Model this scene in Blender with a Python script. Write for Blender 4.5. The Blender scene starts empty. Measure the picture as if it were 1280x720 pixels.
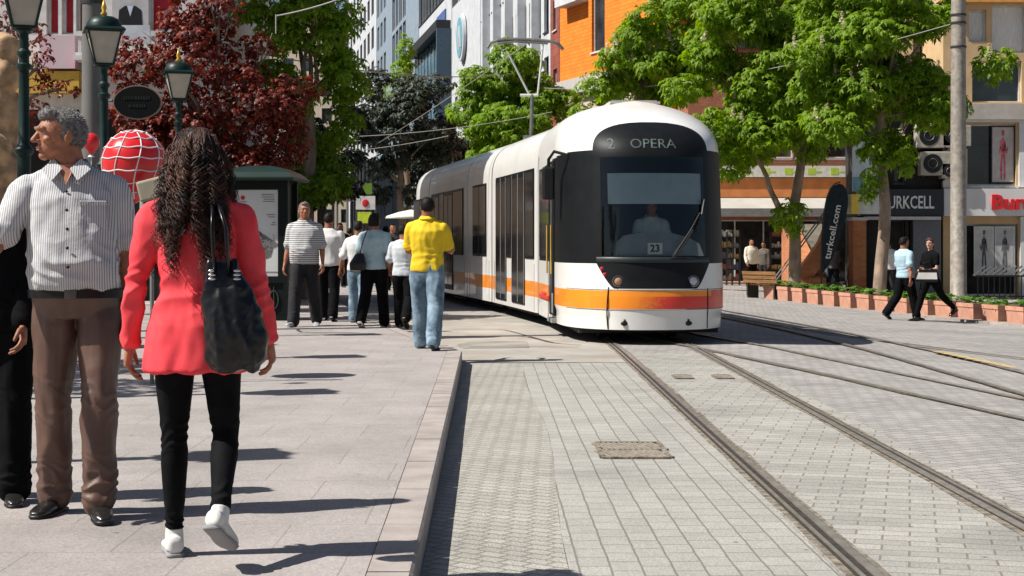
import bpy, bmesh, math, random
import numpy as np
from mathutils import Vector, Matrix, Quaternion, noise
random.seed(7)
R = math.radians; PI = math.pi
S = bpy.context.scene; COL = S.collection
# ---------------- camera, world, sun, exposure ----------------
F = 2000.0; HY = 303.0; HC = 1.35      # focal length in photo pixels, horizon row, eye height
cam = bpy.data.cameras.new('camera'); cam.sensor_width = 36; cam.lens = 36*F/1280
cam.shift_y = -(360-HY)/1280.0; cam.clip_end = 3000; cam.clip_start = .05
co = bpy.data.objects.new('camera', cam); COL.objects.link(co); co.location = (0, 0, HC); co.rotation_euler = (R(90), 0, 0); S.camera = co
EL = 50.0; sh = Vector((.965, .262, 0)).normalized()      # direction shadows fall
W = bpy.data.worlds.new("World"); S.world = W; W.use_nodes = True
nt = W.node_tree; bg = nt.nodes['Background']; sky = nt.nodes.new('ShaderNodeTexSky'); sky.sky_type = 'NISHITA'; sky.sun_disc = False
sky.sun_elevation = R(EL); sky.sun_rotation = math.atan2(-sh.x, -sh.y); sky.air_density = 1.0; sky.dust_density = 1.5
nt.links.new(sky.outputs[0], bg.inputs[0]); bg.inputs[1].default_value = .05
sl = bpy.data.lights.new('sun', 'SUN'); sl.energy = 5.0; sl.angle = R(.53); sl.color = (1, .955, .89)
so = bpy.data.objects.new('sun', sl); COL.objects.link(so); so.location = (-20, -10, 40)
so.rotation_euler = Vector((sh.x*math.cos(R(EL)), sh.y*math.cos(R(EL)), -math.sin(R(EL)))).to_track_quat('-Z', 'Y').to_euler()
S.view_settings.view_transform = 'Standard'; S.view_settings.look = 'None'; S.view_settings.exposure = .55; S.view_settings.gamma = 1
S.cycles.max_bounces = 5; S.cycles.transparent_max_bounces = 12; S.cycles.use_denoising = True
S.cycles.sample_clamp_indirect = 6; S.cycles.caustics_reflective = False; S.cycles.caustics_refractive = False
# ---------------- ground function ----------------
SW = .15
def gz(x, y=30):
    return 0.0 if x < 3.2 else -(x-3.2)*.045 if x < 9 else -.261
def at(px, py, Y): return Vector(((px-640)/F*Y, Y, HC+(HY-py)/F*Y))
def X_(px, Y): return (px-640)/F*Y
def Z_(py, Y): return HC+(HY-py)/F*Y
# ---------------- materials ----------------
MATS = {}
def mat(name, col, rough=.7, metal=0, var=.12, vs=6, bump=0, bs=40, spec=.38, col2=None, coat=0, stretch=None, detail=4, dirt=None):
    if name in MATS: return MATS[name]
    m = bpy.data.materials.new(name); m.use_nodes = True; n = m.node_tree.nodes; l = m.node_tree.links
    b = n['Principled BSDF']; b.inputs['Roughness'].default_value = rough; b.inputs['Metallic'].default_value = metal
    b.inputs['Specular IOR Level'].default_value = spec; b.inputs['Coat Weight'].default_value = coat
    tc = n.new('ShaderNodeTexCoord'); mp = n.new('ShaderNodeMapping'); l.new(tc.outputs['Object'], mp.inputs[0])
    if stretch: mp.inputs['Scale'].default_value = stretch
    nz = n.new('ShaderNodeTexNoise'); nz.inputs['Scale'].default_value = vs; nz.inputs['Detail'].default_value = detail; l.new(mp.outputs[0], nz.inputs[0])
    rp = n.new('ShaderNodeValToRGB'); l.new(nz.outputs[0], rp.inputs[0])
    c = Vector(col[:3]); lo = c*(1-var); hi = Vector(col2) if col2 else c*(1+var)
    rp.color_ramp.elements[0].position = .32; rp.color_ramp.elements[1].position = .68
    rp.color_ramp.elements[0].color = (*lo, 1); rp.color_ramp.elements[1].color = (*hi, 1)
    out = rp.outputs[0]
    if dirt:
        n2 = n.new('ShaderNodeTexNoise'); n2.inputs['Scale'].default_value = dirt[0]; n2.inputs['Detail'].default_value = 8; l.new(tc.outputs['Object'], n2.inputs[0])
        r2 = n.new('ShaderNodeValToRGB'); r2.color_ramp.elements[0].position = .45; r2.color_ramp.elements[1].position = .7
        l.new(n2.outputs[0], r2.inputs[0]); mx = n.new('ShaderNodeMix'); mx.data_type = 'RGBA'; mx.inputs['B'].default_value = (*dirt[1], 1)
        mu = n.new('ShaderNodeMath'); mu.operation = 'MULTIPLY'; mu.inputs[1].default_value = dirt[2]; l.new(r2.outputs[0], mu.inputs[0])
        l.new(mu.outputs[0], mx.inputs['Factor']); l.new(out, mx.inputs['A']); out = mx.outputs['Result']
    l.new(out, b.inputs['Base Color'])
    if bump:
        n3 = n.new('ShaderNodeTexNoise'); n3.inputs['Scale'].default_value = bs; n3.inputs['Detail'].default_value = 5; l.new(mp.outputs[0], n3.inputs[0])
        bp = n.new('ShaderNodeBump'); bp.inputs['Strength'].default_value = bump; bp.inputs['Distance'].default_value = .01
        l.new(n3.outputs[0], bp.inputs['Height']); l.new(bp.outputs[0], b.inputs['Normal'])
    MATS[name] = m; return m
def leafmat(name, c1, c2, trans=.35):
    if name in MATS: return MATS[name]
    m = bpy.data.materials.new(name); m.use_nodes = True; n = m.node_tree.nodes; l = m.node_tree.links
    b = n['Principled BSDF']; b.inputs['Roughness'].default_value = .5; b.inputs['Specular IOR Level'].default_value = .4
    g = n.new('ShaderNodeNewGeometry'); rp = n.new('ShaderNodeValToRGB'); l.new(g.outputs['Random Per Island'], rp.inputs[0])
    rp.color_ramp.elements[0].color = (*c1, 1); rp.color_ramp.elements[1].color = (*c2, 1); l.new(rp.outputs[0], b.inputs['Base Color'])
    t = n.new('ShaderNodeBsdfTranslucent'); mx = n.new('ShaderNodeMixShader'); mx.inputs[0].default_value = trans
    hs = n.new('ShaderNodeHueSaturation'); hs.inputs['Value'].default_value = 1.5; hs.inputs['Saturation'].default_value = 1.1; l.new(rp.outputs[0], hs.inputs['Color']); l.new(hs.outputs[0], t.inputs[0])
    l.new(b.outputs[0], mx.inputs[1]); l.new(t.outputs[0], mx.inputs[2]); l.new(mx.outputs[0], n['Material Output'].inputs[0])
    MATS[name] = m; return m
def brickmat(name, c1, c2, mortar, w, h, ms=.01, rot=0, rough=.85, bump=.5, offset=.5, dirt=.25, plane='xy', ds=1.2):
    if name in MATS: return MATS[name]
    m = bpy.data.materials.new(name); m.use_nodes = True; n = m.node_tree.nodes; l = m.node_tree.links
    b = n['Principled BSDF']; b.inputs['Roughness'].default_value = rough; b.inputs['Specular IOR Level'].default_value = .3
    tc = n.new('ShaderNodeTexCoord'); mp = n.new('ShaderNodeMapping')
    src = tc.outputs['Object']
    if plane == 'xz':
        sp = n.new('ShaderNodeSeparateXYZ'); cb = n.new('ShaderNodeCombineXYZ'); l.new(src, sp.inputs[0])
        ad = n.new('ShaderNodeMath'); ad.operation = 'ADD'; l.new(sp.outputs[0], ad.inputs[0]); l.new(sp.outputs[1], ad.inputs[1])
        l.new(ad.outputs[0], cb.inputs[0]); l.new(sp.outputs[2], cb.inputs[1]); src = cb.outputs[0]
    # slight waviness so that courses are not perfectly ruled
    wn = n.new('ShaderNodeTexNoise'); wn.inputs['Scale'].default_value = 3; l.new(src, wn.inputs[0])
    vm = n.new('ShaderNodeVectorMath'); vm.operation = 'MULTIPLY_ADD'; vm.inputs[1].default_value = (min(h*.12, .014), min(h*.12, .014), 0); l.new(wn.outputs['Color'], vm.inputs[0]); l.new(src, vm.inputs[2])
    mp.inputs['Rotation'].default_value = (0, 0, rot); l.new(vm.outputs[0], mp.inputs[0])
    br = n.new('ShaderNodeTexBrick'); br.inputs['Scale'].default_value = 1; br.inputs['Brick Width'].default_value = w; br.inputs['Row Height'].default_value = h
    br.inputs['Mortar Size'].default_value = ms; br.inputs['Mortar Smooth'].default_value = .3; br.offset = offset
    br.inputs['Color1'].default_value = (*c1, 1); br.inputs['Color2'].default_value = (*c2, 1); br.inputs['Mortar'].default_value = (*mortar, 1)
    l.new(mp.outputs[0], br.inputs[0])
    nz = n.new('ShaderNodeTexNoise'); nz.inputs['Scale'].default_value = ds; nz.inputs['Detail'].default_value = 9; nz.inputs['Roughness'].default_value = .65; l.new(tc.outputs['Object'], nz.inputs[0])
    rp = n.new('ShaderNodeMapRange'); rp.inputs[1].default_value = .3; rp.inputs[2].default_value = .7; rp.inputs[3].default_value = 1-dirt; rp.inputs[4].default_value = 1+dirt*.5; l.new(nz.outputs[0], rp.inputs[0])
    n4 = n.new('ShaderNodeTexNoise'); n4.inputs['Scale'].default_value = 90; n4.inputs['Detail'].default_value = 3; l.new(tc.outputs['Object'], n4.inputs[0])
    r4 = n.new('ShaderNodeMapRange'); r4.inputs[1].default_value = .3; r4.inputs[2].default_value = .7; r4.inputs[3].default_value = .8; r4.inputs[4].default_value = 1.18; l.new(n4.outputs[0], r4.inputs[0])
    mm = n.new('ShaderNodeMath'); mm.operation = 'MULTIPLY'; l.new(rp.outputs[0], mm.inputs[0]); l.new(r4.outputs[0], mm.inputs[1])
    vo = n.new('ShaderNodeTexVoronoi'); vo.inputs['Scale'].default_value = 3.3; l.new(tc.outputs['Object'], vo.inputs[0])      # trodden gum and drips
    rv = n.new('ShaderNodeMapRange'); rv.inputs[1].default_value = .035; rv.inputs[2].default_value = .06; rv.inputs[3].default_value = .5 if plane == 'xy' else 1; rv.inputs[4].default_value = 1; l.new(vo.outputs['Distance'], rv.inputs[0])
    n5 = n.new('ShaderNodeTexNoise'); n5.inputs['Scale'].default_value = .45; n5.inputs['Detail'].default_value = 6; n5.inputs['Distortion'].default_value = 1.2; l.new(tc.outputs['Object'], n5.inputs[0])
    r5 = n.new('ShaderNodeMapRange'); r5.inputs[1].default_value = .56; r5.inputs[2].default_value = .72; r5.inputs[3].default_value = 1; r5.inputs[4].default_value = .80; l.new(n5.outputs[0], r5.inputs[0])
    m5 = n.new('ShaderNodeMath'); m5.operation = 'MULTIPLY'; l.new(rv.outputs[0], m5.inputs[0]); l.new(r5.outputs[0], m5.inputs[1]); m6 = n.new('ShaderNodeMath'); m6.operation = 'MULTIPLY'; l.new(m5.outputs[0], m6.inputs[0]); l.new(mm.outputs[0], m6.inputs[1]); mm = m6
    vv = n.new('ShaderNodeVectorMath'); vv.operation = 'SCALE'; l.new(br.outputs[0], vv.inputs[0]); l.new(mm.outputs[0], vv.inputs['Scale'])
    l.new(vv.outputs[0], b.inputs['Base Color'])
    iv = n.new('ShaderNodeMath'); iv.operation = 'MULTIPLY_ADD'; iv.inputs[1].default_value = -1; l.new(br.outputs['Fac'], iv.inputs[0]); l.new(n4.outputs[0], iv.inputs[2])
    bp = n.new('ShaderNodeBump'); bp.inputs['Strength'].default_value = bump; bp.inputs['Distance'].default_value = .012; l.new(iv.outputs[0], bp.inputs['Height']); l.new(bp.outputs[0], b.inputs['Normal'])
    MATS[name] = m; return m
def glassmat(name, tint, gloss=.12, rough=.02):
    if name in MATS: return MATS[name]
    m = bpy.data.materials.new(name); m.use_nodes = True; n = m.node_tree.nodes; l = m.node_tree.links; n.remove(n['Principled BSDF'])
    t = n.new('ShaderNodeBsdfTransparent'); t.inputs[0].default_value = (*tint, 1); g = n.new('ShaderNodeBsdfGlossy'); g.inputs['Roughness'].default_value = rough
    g.inputs[0].default_value = (.85, .92, .95, 1)
    fr = n.new('ShaderNodeFresnel'); fr.inputs[0].default_value = 1.5; ad = n.new('ShaderNodeMath'); ad.operation = 'ADD'; ad.inputs[1].default_value = gloss-.04; ad.use_clamp = True; l.new(fr.outputs[0], ad.inputs[0])
    mx = n.new('ShaderNodeMixShader'); l.new(ad.outputs[0], mx.inputs[0]); l.new(t.outputs[0], mx.inputs[1]); l.new(g.outputs[0], mx.inputs[2]); l.new(mx.outputs[0], n['Material Output'].inputs[0])
    MATS[name] = m; return m
def stripemat(name, c1, c2, axis, freq, duty=.5, rough=.8, bump=.15):
    """woven cloth: stripes of two thread colours along an object axis"""
    if name in MATS: return MATS[name]
    m = bpy.data.materials.new(name); m.use_nodes = True; n = m.node_tree.nodes; l = m.node_tree.links
    b = n['Principled BSDF']; b.inputs['Roughness'].default_value = rough; b.inputs['Specular IOR Level'].default_value = .2
    tc = n.new('ShaderNodeTexCoord'); sp = n.new('ShaderNodeSeparateXYZ'); l.new(tc.outputs['Object'], sp.inputs[0])
    nz = n.new('ShaderNodeTexNoise'); nz.inputs['Scale'].default_value = 5; l.new(tc.outputs['Object'], nz.inputs[0])
    ad = n.new('ShaderNodeMath'); ad.operation = 'MULTIPLY_ADD'; ad.inputs[1].default_value = .012; l.new(nz.outputs[0], ad.inputs[0]); l.new(sp.outputs[axis], ad.inputs[2])
    mu = n.new('ShaderNodeMath'); mu.operation = 'MULTIPLY'; mu.inputs[1].default_value = freq; l.new(ad.outputs[0], mu.inputs[0])
    fr = n.new('ShaderNodeMath'); fr.operation = 'FRACT'; l.new(mu.outputs[0], fr.inputs[0])
    gt = n.new('ShaderNodeValToRGB'); gt.color_ramp.elements[0].position = duty-.08; gt.color_ramp.elements[1].position = duty+.08; l.new(fr.outputs[0], gt.inputs[0])
    gt.color_ramp.elements[0].color = (*c1, 1); gt.color_ramp.elements[1].color = (*c2, 1); l.new(gt.outputs[0], b.inputs['Base Color'])
    n3 = n.new('ShaderNodeTexNoise'); n3.inputs['Scale'].default_value = 25; l.new(tc.outputs['Object'], n3.inputs[0])
    bp = n.new('ShaderNodeBump'); bp.inputs['Strength'].default_value = bump; bp.inputs['Distance'].default_value = .02; l.new(n3.outputs[0], bp.inputs['Height']); l.new(bp.outputs[0], b.inputs['Normal'])
    MATS[name] = m; return m
# ---------------- object helpers ----------------
def tag(o, label=None, cat=None, group=None, kind=None):
    if label: o['label'] = label
    if cat: o['category'] = cat
    if group: o['group'] = group
    if kind: o['kind'] = kind
    return o
def thing(name, label, cat, loc=(0, 0, 0), rz=0, group=None):
    o = bpy.data.objects.new(name, None); COL.objects.link(o); o.location = loc; o.rotation_euler = (0, 0, rz); o.empty_display_size = .2
    return tag(o, label, cat, group)
def link(name, me, parent=None, mats=None, loc=None, rz=None):
    o = bpy.data.objects.new(name, me); COL.objects.link(o)
    if parent: o.parent = parent
    if loc is not None: o.location = loc
    if rz is not None: o.rotation_euler = (0, 0, rz)
    if mats is not None:
        if len(me.materials): me.materials.clear()
        for m in (mats if isinstance(mats, (list, tuple)) else [mats]): me.materials.append(m)
    return o
def copy_tree(o, parent=None, label=None):
    c = o.copy(); COL.objects.link(c); c.parent = parent
    for ch in list(o.children): copy_tree(ch, c)
    if label: c['label'] = label
    return c
class MB:
    def __init__(s): s.v = []; s.f = []; s.m = []; s.M = Matrix.Identity(4)
    def add(s, vs, fs, mi=0):
        b = len(s.v); s.v += [tuple(s.M @ Vector(v)) for v in vs]; s.f += [[b+i for i in f] for f in fs]; s.m += [mi]*len(fs); return s
    def box(s, c, d, rz=0, rx=0, ry=0, mi=0, bev=0):
        x, y, z = [a/2 for a in d]; M = Matrix.Translation(c) @ Matrix.Rotation(rz, 4, 'Z') @ Matrix.Rotation(rx, 4, 'X') @ Matrix.Rotation(ry, 4, 'Y')
        if bev > 0:
            bm = bmesh.new(); bmesh.ops.create_cube(bm, size=1); bmesh.ops.scale(bm, vec=d, verts=bm.verts); bmesh.ops.bevel(bm, geom=bm.edges[:], offset=bev, segments=2, affect='EDGES', profile=.5)
            return s.bm(bm, M, mi)
        vs = [M @ Vector((a, b, c_)) for a in (-x, x) for b in (-y, y) for c_ in (-z, z)]
        return s.add(vs, [(0, 1, 3, 2), (4, 6, 7, 5), (0, 4, 5, 1), (2, 3, 7, 6), (0, 2, 6, 4), (1, 5, 7, 3)], mi)
    def bx(s, x0, x1, y0, y1, z0, z1, mi=0, bev=0): return s.box(((x0+x1)/2, (y0+y1)/2, (z0+z1)/2), (abs(x1-x0), abs(y1-y0), abs(z1-z0)), mi=mi, bev=bev)
    def bm(s, bm, M=Matrix.Identity(4), mi=0):
        bm.verts.index_update(); s.add([M @ v.co for v in bm.verts], [[v.index for v in f.verts] for f in bm.faces], mi); bm.free(); return s
    def tube(s, pts, r, n=8, mi=0, cap=True, squash=1):
        pts = [Vector(p) for p in pts]; rs = r if isinstance(r, (list, tuple)) else [r]*len(pts); rings = []
        t0 = (pts[1]-pts[0]).normalized(); ref = Vector((0, 0, 1)) if abs(t0.z) < .9 else Vector((1, 0, 0)); u = t0.cross(ref).normalized()
        vs = []
        for i, p in enumerate(pts):
            t = (pts[min(i+1, len(pts)-1)]-pts[max(i-1, 0)]).normalized(); u = (u-t*u.dot(t)).normalized(); w = t.cross(u)
            for k in range(n):
                a = 2*PI*k/n; vs.append(p+(u*math.cos(a)+w*math.sin(a)*squash)*rs[i])
        fs = [(i*n+k, i*n+(k+1) % n, (i+1)*n+(k+1) % n, (i+1)*n+k) for i in range(len(pts)-1) for k in range(n)]
        if cap: fs += [tuple(range(n-1, -1, -1)), tuple(range((len(pts)-1)*n, len(pts)*n))]
        return s.add(vs, fs, mi)
    def lathe(s, prof, c=(0, 0, 0), n=20, mi=0, sx=1, sy=1):
        vs = []; c = Vector(c)
        for r, z in prof:
            for k in range(n): a = 2*PI*k/n; vs.append(c+Vector((r*math.cos(a)*sx, r*math.sin(a)*sy, z)))
        fs = [(i*n+k, i*n+(k+1) % n, (i+1)*n+(k+1) % n, (i+1)*n+k) for i in range(len(prof)-1) for k in range(n)]
        fs += [tuple(range(n-1, -1, -1)), tuple(range((len(prof)-1)*n, len(prof)*n))]
        return s.add(vs, fs, mi)
    def ell(s, c, r, q=None, mi=0, seg=16, rings=10):
        bm = bmesh.new(); bmesh.ops.create_uvsphere(bm, u_segments=seg, v_segments=rings, radius=1)
        M = Matrix.Translation(c) @ (q.to_matrix().to_4x4() if q else Matrix.Identity(4)) @ Matrix.Diagonal((*r, 1)); return s.bm(bm, M, mi)
    def prism(s, poly, z0, z1, mi=0, M=None):
        n = len(poly); M = M or Matrix.Identity(4)
        vs = [M @ Vector((x, y, z0)) for x, y in poly]+[M @ Vector((x, y, z1)) for x, y in poly]
        return s.add(vs, [tuple(range(n-1, -1, -1)), tuple(range(n, 2*n))]+[(i, (i+1) % n, n+(i+1) % n, n+i) for i in range(n)], mi)
    def mesh(s, name='m', smooth=False):
        me = bpy.data.meshes.new(name); me.from_pydata(s.v, [], s.f); me.polygons.foreach_set('material_index', s.m)
        if smooth: me.polygons.foreach_set('use_smooth', [True]*len(s.f))
        me.update(); return me
    def build(s, name, mats, parent=None, smooth=False, loc=None, rz=None, angle=None):
        me = s.mesh(name, smooth)
        if angle: me.set_sharp_from_angle(angle=R(angle))
        return link(name, me, parent, mats, loc, rz)
def evaluate(me, mods):
    """run modifiers on a mesh and return the resulting mesh"""
    o = bpy.data.objects.new('tmp', me); COL.objects.link(o)
    for t, kw in mods:
        md = o.modifiers.new('m', t)
        for k, v in kw.items(): setattr(md, k, v)
    dg = bpy.context.evaluated_depsgraph_get(); out = bpy.data.meshes.new_from_object(o.evaluated_get(dg)); bpy.data.objects.remove(o); bpy.data.meshes.remove(me); return out
def remesh(mb, vox, smooth=4, fac=.5):
    me = evaluate(mb.mesh(), [('REMESH', dict(mode='VOXEL', voxel_size=vox, use_smooth_shade=True)), ('SMOOTH', dict(iterations=smooth, factor=fac))])
    return me
def displace(me, fn):
    n = len(me.vertices); co_ = np.empty(n*3); me.vertices.foreach_get('co', co_); co_ = co_.reshape(-1, 3)
    nr = np.empty(n*3); me.vertices.foreach_get('normal', nr); nr = nr.reshape(-1, 3)
    d = np.array([fn(Vector(c)) for c in co_]); co_ += nr*d[:, None]; me.vertices.foreach_set('co', co_.ravel()); me.update(); return me
def joinmesh(meshes):
    bm = bmesh.new()
    for m in meshes: bm.from_mesh(m); bpy.data.meshes.remove(m)
    me = bpy.data.meshes.new('j'); bm.to_mesh(me); bm.free(); me.polygons.foreach_set('use_smooth', [True]*len(me.polygons)); return me
def text_mesh(txt, size, depth=.01, bold=0, sx=1, align='CENTER', warp=None, res=2):
    cu = bpy.data.curves.new('t', 'FONT'); cu.body = txt; cu.size = size; cu.align_x = align; cu.align_y = 'CENTER'; cu.extrude = depth/2; cu.offset = bold; cu.resolution_u = res
    o = bpy.data.objects.new('t', cu); COL.objects.link(o); dg = bpy.context.evaluated_depsgraph_get(); me = bpy.data.meshes.new_from_object(o.evaluated_get(dg)); bpy.data.objects.remove(o)
    for v in me.vertices:
        x, y, z = v.co; x *= sx
        v.co = warp(x, y, z) if warp else (x, -z, y)      # stands upright, reads from -Y
    me.update(); return me
N3 = lambda p, s=1.0, o=0.0: noise.noise(Vector((p[0]*s+o, p[1]*s+o*.7, p[2]*s-o*.3)))
white = mat('white_paint', (.72, .72, .70), .55, var=.05, dirt=(2, (.5, .48, .44), .35))
black = mat('black_paint', (.008, .008, .009), .45, var=.2)
dgreen = mat('lamp_green_paint', (.005, .020, .017), .42, spec=.25, var=.2, bump=.1)
steel = mat('grey_steel', (.22, .21, .20), .5, metal=.3, var=.12, dirt=(3, (.2, .16, .12), .4), bump=.1)
darkm = mat('dark_metal', (.05, .05, .05), .45, metal=.5)
winglass = mat('window_glass', (.03, .04, .05), .06, var=.3, spec=.8)
# ---------------- ground, road, tracks ----------------
def sheet(name, polys, m, zfn, kind='structure', res=None, mi=None):
    mb = MB()
    for p in polys: mb.add([(x, y, zfn(x, y)) for x, y in p], [tuple(range(len(p)))])
    o = mb.build(name, m); tag(o, kind=kind); return o
asph = mat('ground_soil', (.16, .15, .13), .9, vs=.5)
sheet('ground', [[(-900, -200), (900, -200), (900, 2500), (-900, 2500)]], asph, lambda x, y: -.32)
# kerb line of the left pavement
K = [(-.30, -3), (-.36, 5.78), (-.55, 17.7), (-.63, 18.3), (-.85, 18.9), (-2.35, 26), (-4.4, 37), (-7.3, 50), (-14, 75), (-40, 150), (-60, 200)]
def kx(y):
    for (x0, y0), (x1, y1) in zip(K, K[1:]):
        if y0 <= y <= y1: return x0+(x1-x0)*(y-y0)/(y1-y0)
    return K[-1][0]
slab = brickmat('pink_grey_paving_slabs', (.315, .288, .27), (.34, .31, .292), (.255, .23, .215), .62, .62, .005, rot=0, bump=.25, dirt=.2, ds=1.6)
kerbm = mat('kerb_stone', (.34, .30, .275), .8, var=.12, vs=5, bump=.3, dirt=(4, (.2, .18, .16), .5))
mb = MB()
for (x0, y0), (x1, y1) in zip(K, K[1:]):
    mb.add([(-120, y0, SW), (x0-.17, y0, SW), (x1-.17, y1, SW), (-120, y1, SW)], [(0, 1, 2, 3)])
tag(mb.build('pavement', slab), kind='structure')
kb = MB()
L = .0
y = -3.0
while y < 110:                    # kerb stones about a metre long with open joints
    st = .98 if y < 40 else 4; y2 = y+st; a = Vector((kx(y+.006), y+.006, 0)); b = Vector((kx(y2-.006), y2-.006, 0)); w = .166
    c = SW+.003+random.uniform(-.002, .002); t = .012
    kb.add([(a.x-w, a.y, c), (a.x-t, a.y, c), (a.x, a.y, c-t), (a.x, a.y, -.3), (b.x-w, b.y, c), (b.x-t, b.y, c), (b.x, b.y, c-t), (b.x, b.y, -.3), (a.x-w, a.y, -.3), (b.x-w, b.y, -.3)],
           [(0, 1, 5, 4), (1, 2, 6, 5), (2, 3, 7, 6), (3, 8, 9, 7), (0, 8, 3, 2, 1), (4, 5, 6, 7, 9)])
    y = y2
tag(kb.build('kerb', kerbm), kind='structure')
# track centre lines
def spl(P, n=12):
    P = [Vector((p[0], p[1], 0)) for p in P]; out = []
    for i in range(len(P)-1):
        p0, p1, p2, p3 = P[max(i-1, 0)], P[i], P[i+1], P[min(i+2, len(P)-1)]
        for k in range(n):
            t = k/n; out.append(.5*((2*p1)+(p2-p0)*t+(2*p0-5*p1+4*p2-p3)*t*t+(-p0+3*p1-3*p2+p3)*t**3))
    return out+[P[-1]]
T1 = spl([(1.98, -2), (1.95, 5), (1.90, 12), (1.84, 20.5), (1.74, 23.2), (1.55, 25.65), (.8, 30.5), (.26, 33.5), (-.8, 39.1), (-1.45, 42.7), (-6, 56), (-14, 75), (-38, 120)])
def offs(P, d):
    out = []
    for i, p in enumerate(P):
        t = (P[min(i+1, len(P)-1)]-P[max(i-1, 0)]).normalized(); out.append(Vector((p.x+t.y*d, p.y-t.x*d, 0)))
    return out
def strip(P, d0, d1, dz, m, name, kind='structure', parent=None):
    a = offs(P, d0); b = offs(P, d1); n = len(P)
    vs = [(p.x, p.y, gz(p.x)+dz) for p in a]+[(p.x, p.y, gz(p.x)+dz) for p in b]
    mb = MB(); mb.add(vs, [(i, n+i, n+i+1, i+1) for i in range(n-1)]); return mb
# road base
road_fan = None
pav = brickmat('grey_paving_setts_in_rows', (.32, .312, .282), (.365, .354, .322), (.19, .175, .15), .19, .13, .0055, rot=R(90-.9), offset=.5, bump=.35, dirt=.14)
cob = brickmat('small_cobbles', (.33, .318, .282), (.40, .382, .34), (.25, .235, .205), .125, .085, .009, rot=R(38), offset=.5, bump=.7, dirt=.16)
mid = brickmat('setts_between_rails', (.29, .282, .255), (.375, .362, .328), (.20, .18, .15), .24, .12, .006, rot=R(14), offset=.5, bump=.4, dirt=.16)
rgt = brickmat('fan_cobbles', (.28, .27, .258), (.37, .35, .335), (.21, .19, .17), .16, .11, .008, rot=R(-28), offset=.5, bump=.5, dirt=.2, ds=.7)
mb = MB(); n = 60
ys = [-3+i*2.2 for i in range(40)]+[90, 110, 150]
for a, b in zip(ys, ys[1:]):
    xs = [-60, 3.2, 6, 9, 60]
    for c, d in zip(xs, xs[1:]): mb.add([(c, a, gz(c)), (d, a, gz(d)), (d, b, gz(d)), (c, b, gz(c))], [(0, 1, 2, 3)])
tag(mb.build('road', rgt), kind='structure')
# paved lanes laid a few millimetres above the base, split at x so they never overlap
def zone(name, xa, xb, y0, y1, m, dz=.004, nseg=20):
    mb = MB()
    for i in range(nseg):
        a = y0+(y1-y0)*i/nseg; b = y0+(y1-y0)*(i+1)/nseg
        mb.add([(xa(a), a, dz), (xb(a), a, dz), (xb(b), b, dz), (xa(b), b, dz)], [(0, 1, 2, 3)])
    tag(mb.build(name, m), kind='structure')
YL = 17.85
zone('cobbled_strip', lambda y: kx(y)+.002, lambda y: .28-.012*(y-6)+.04*math.sin(y*.7), -3, YL, cob)
zone('paved_lane', lambda y: .28-.012*(y-6)+.04*math.sin(y*.7), lambda y: 1.33+.0*y, -3, YL, pav, nseg=60)
def rx(y, d):
    for p, q in zip(T1, T1[1:]):
        if p.y <= y <= q.y: return p.x+(q.x-p.x)*(y-p.y)/(q.y-p.y)+d
    return T1[0].x+d
zone('rail_bed_paving', lambda y: 1.334, lambda y: 2.6, -3, 19.5, mid)
# cast joint, patches of asphalt and concrete past the end of the cobbles
patch = mat('asphalt_patch', (.26, .24, .21), .9, vs=2, var=.25, bump=.4, bs=60)
conc = mat('worn_concrete', (.33, .31, .275), .9, vs=1.3, var=.16, bump=.3, bs=30, dirt=(1.5, (.25, .2, .15), .6))
zone('concrete_road_edge', lambda y: kx(y)+.002, lambda y: 1.33, YL+.09, 30, conc, nseg=24)
mb = MB(); mb.add([(-.5, YL, .005), (.75, YL, .005), (.75, YL+.09, .005), (-.5, YL+.09, .005)], [(0, 1, 2, 3)]); tag(mb.build('road_joint', mat('dark_tar_joint', (.05, .045, .04), .8)), kind='structure')
mb = MB(); mb.add([(-.62, 20.3, .009), (.22, 20.4, .009), (.2, 21.7, .009), (-.55, 21.8, .009), (-.72, 21.0, .009)], [(0, 1, 2, 3, 4)]); tag(mb.build('asphalt_patch', patch), kind='structure')
tar = mat('tar_line', (.06, .05, .045), .7)
mb = MB()
for pts in ([(-.8, 22.9), (.1, 22.9), (.55, 21.4), (.9, 20.9)], [(-.55, 20.5), (.2, 20.6), (.85, 20.5)], [(-.9, 24.5), (-.2, 24.6), (.1, 23.6)], [(.1, 23.6), (.55, 21.4)]):
    P = spl(pts, 5); a = offs(P, -.015); b = offs(P, .015); k = len(P); mb.add([(p.x, p.y, .010) for p in a]+[(p.x, p.y, .010) for p in b], [(i, k+i, k+i+1, i+1) for i in range(k-1)])
tag(mb.build('road_tar_lines', tar), kind='structure')
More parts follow.
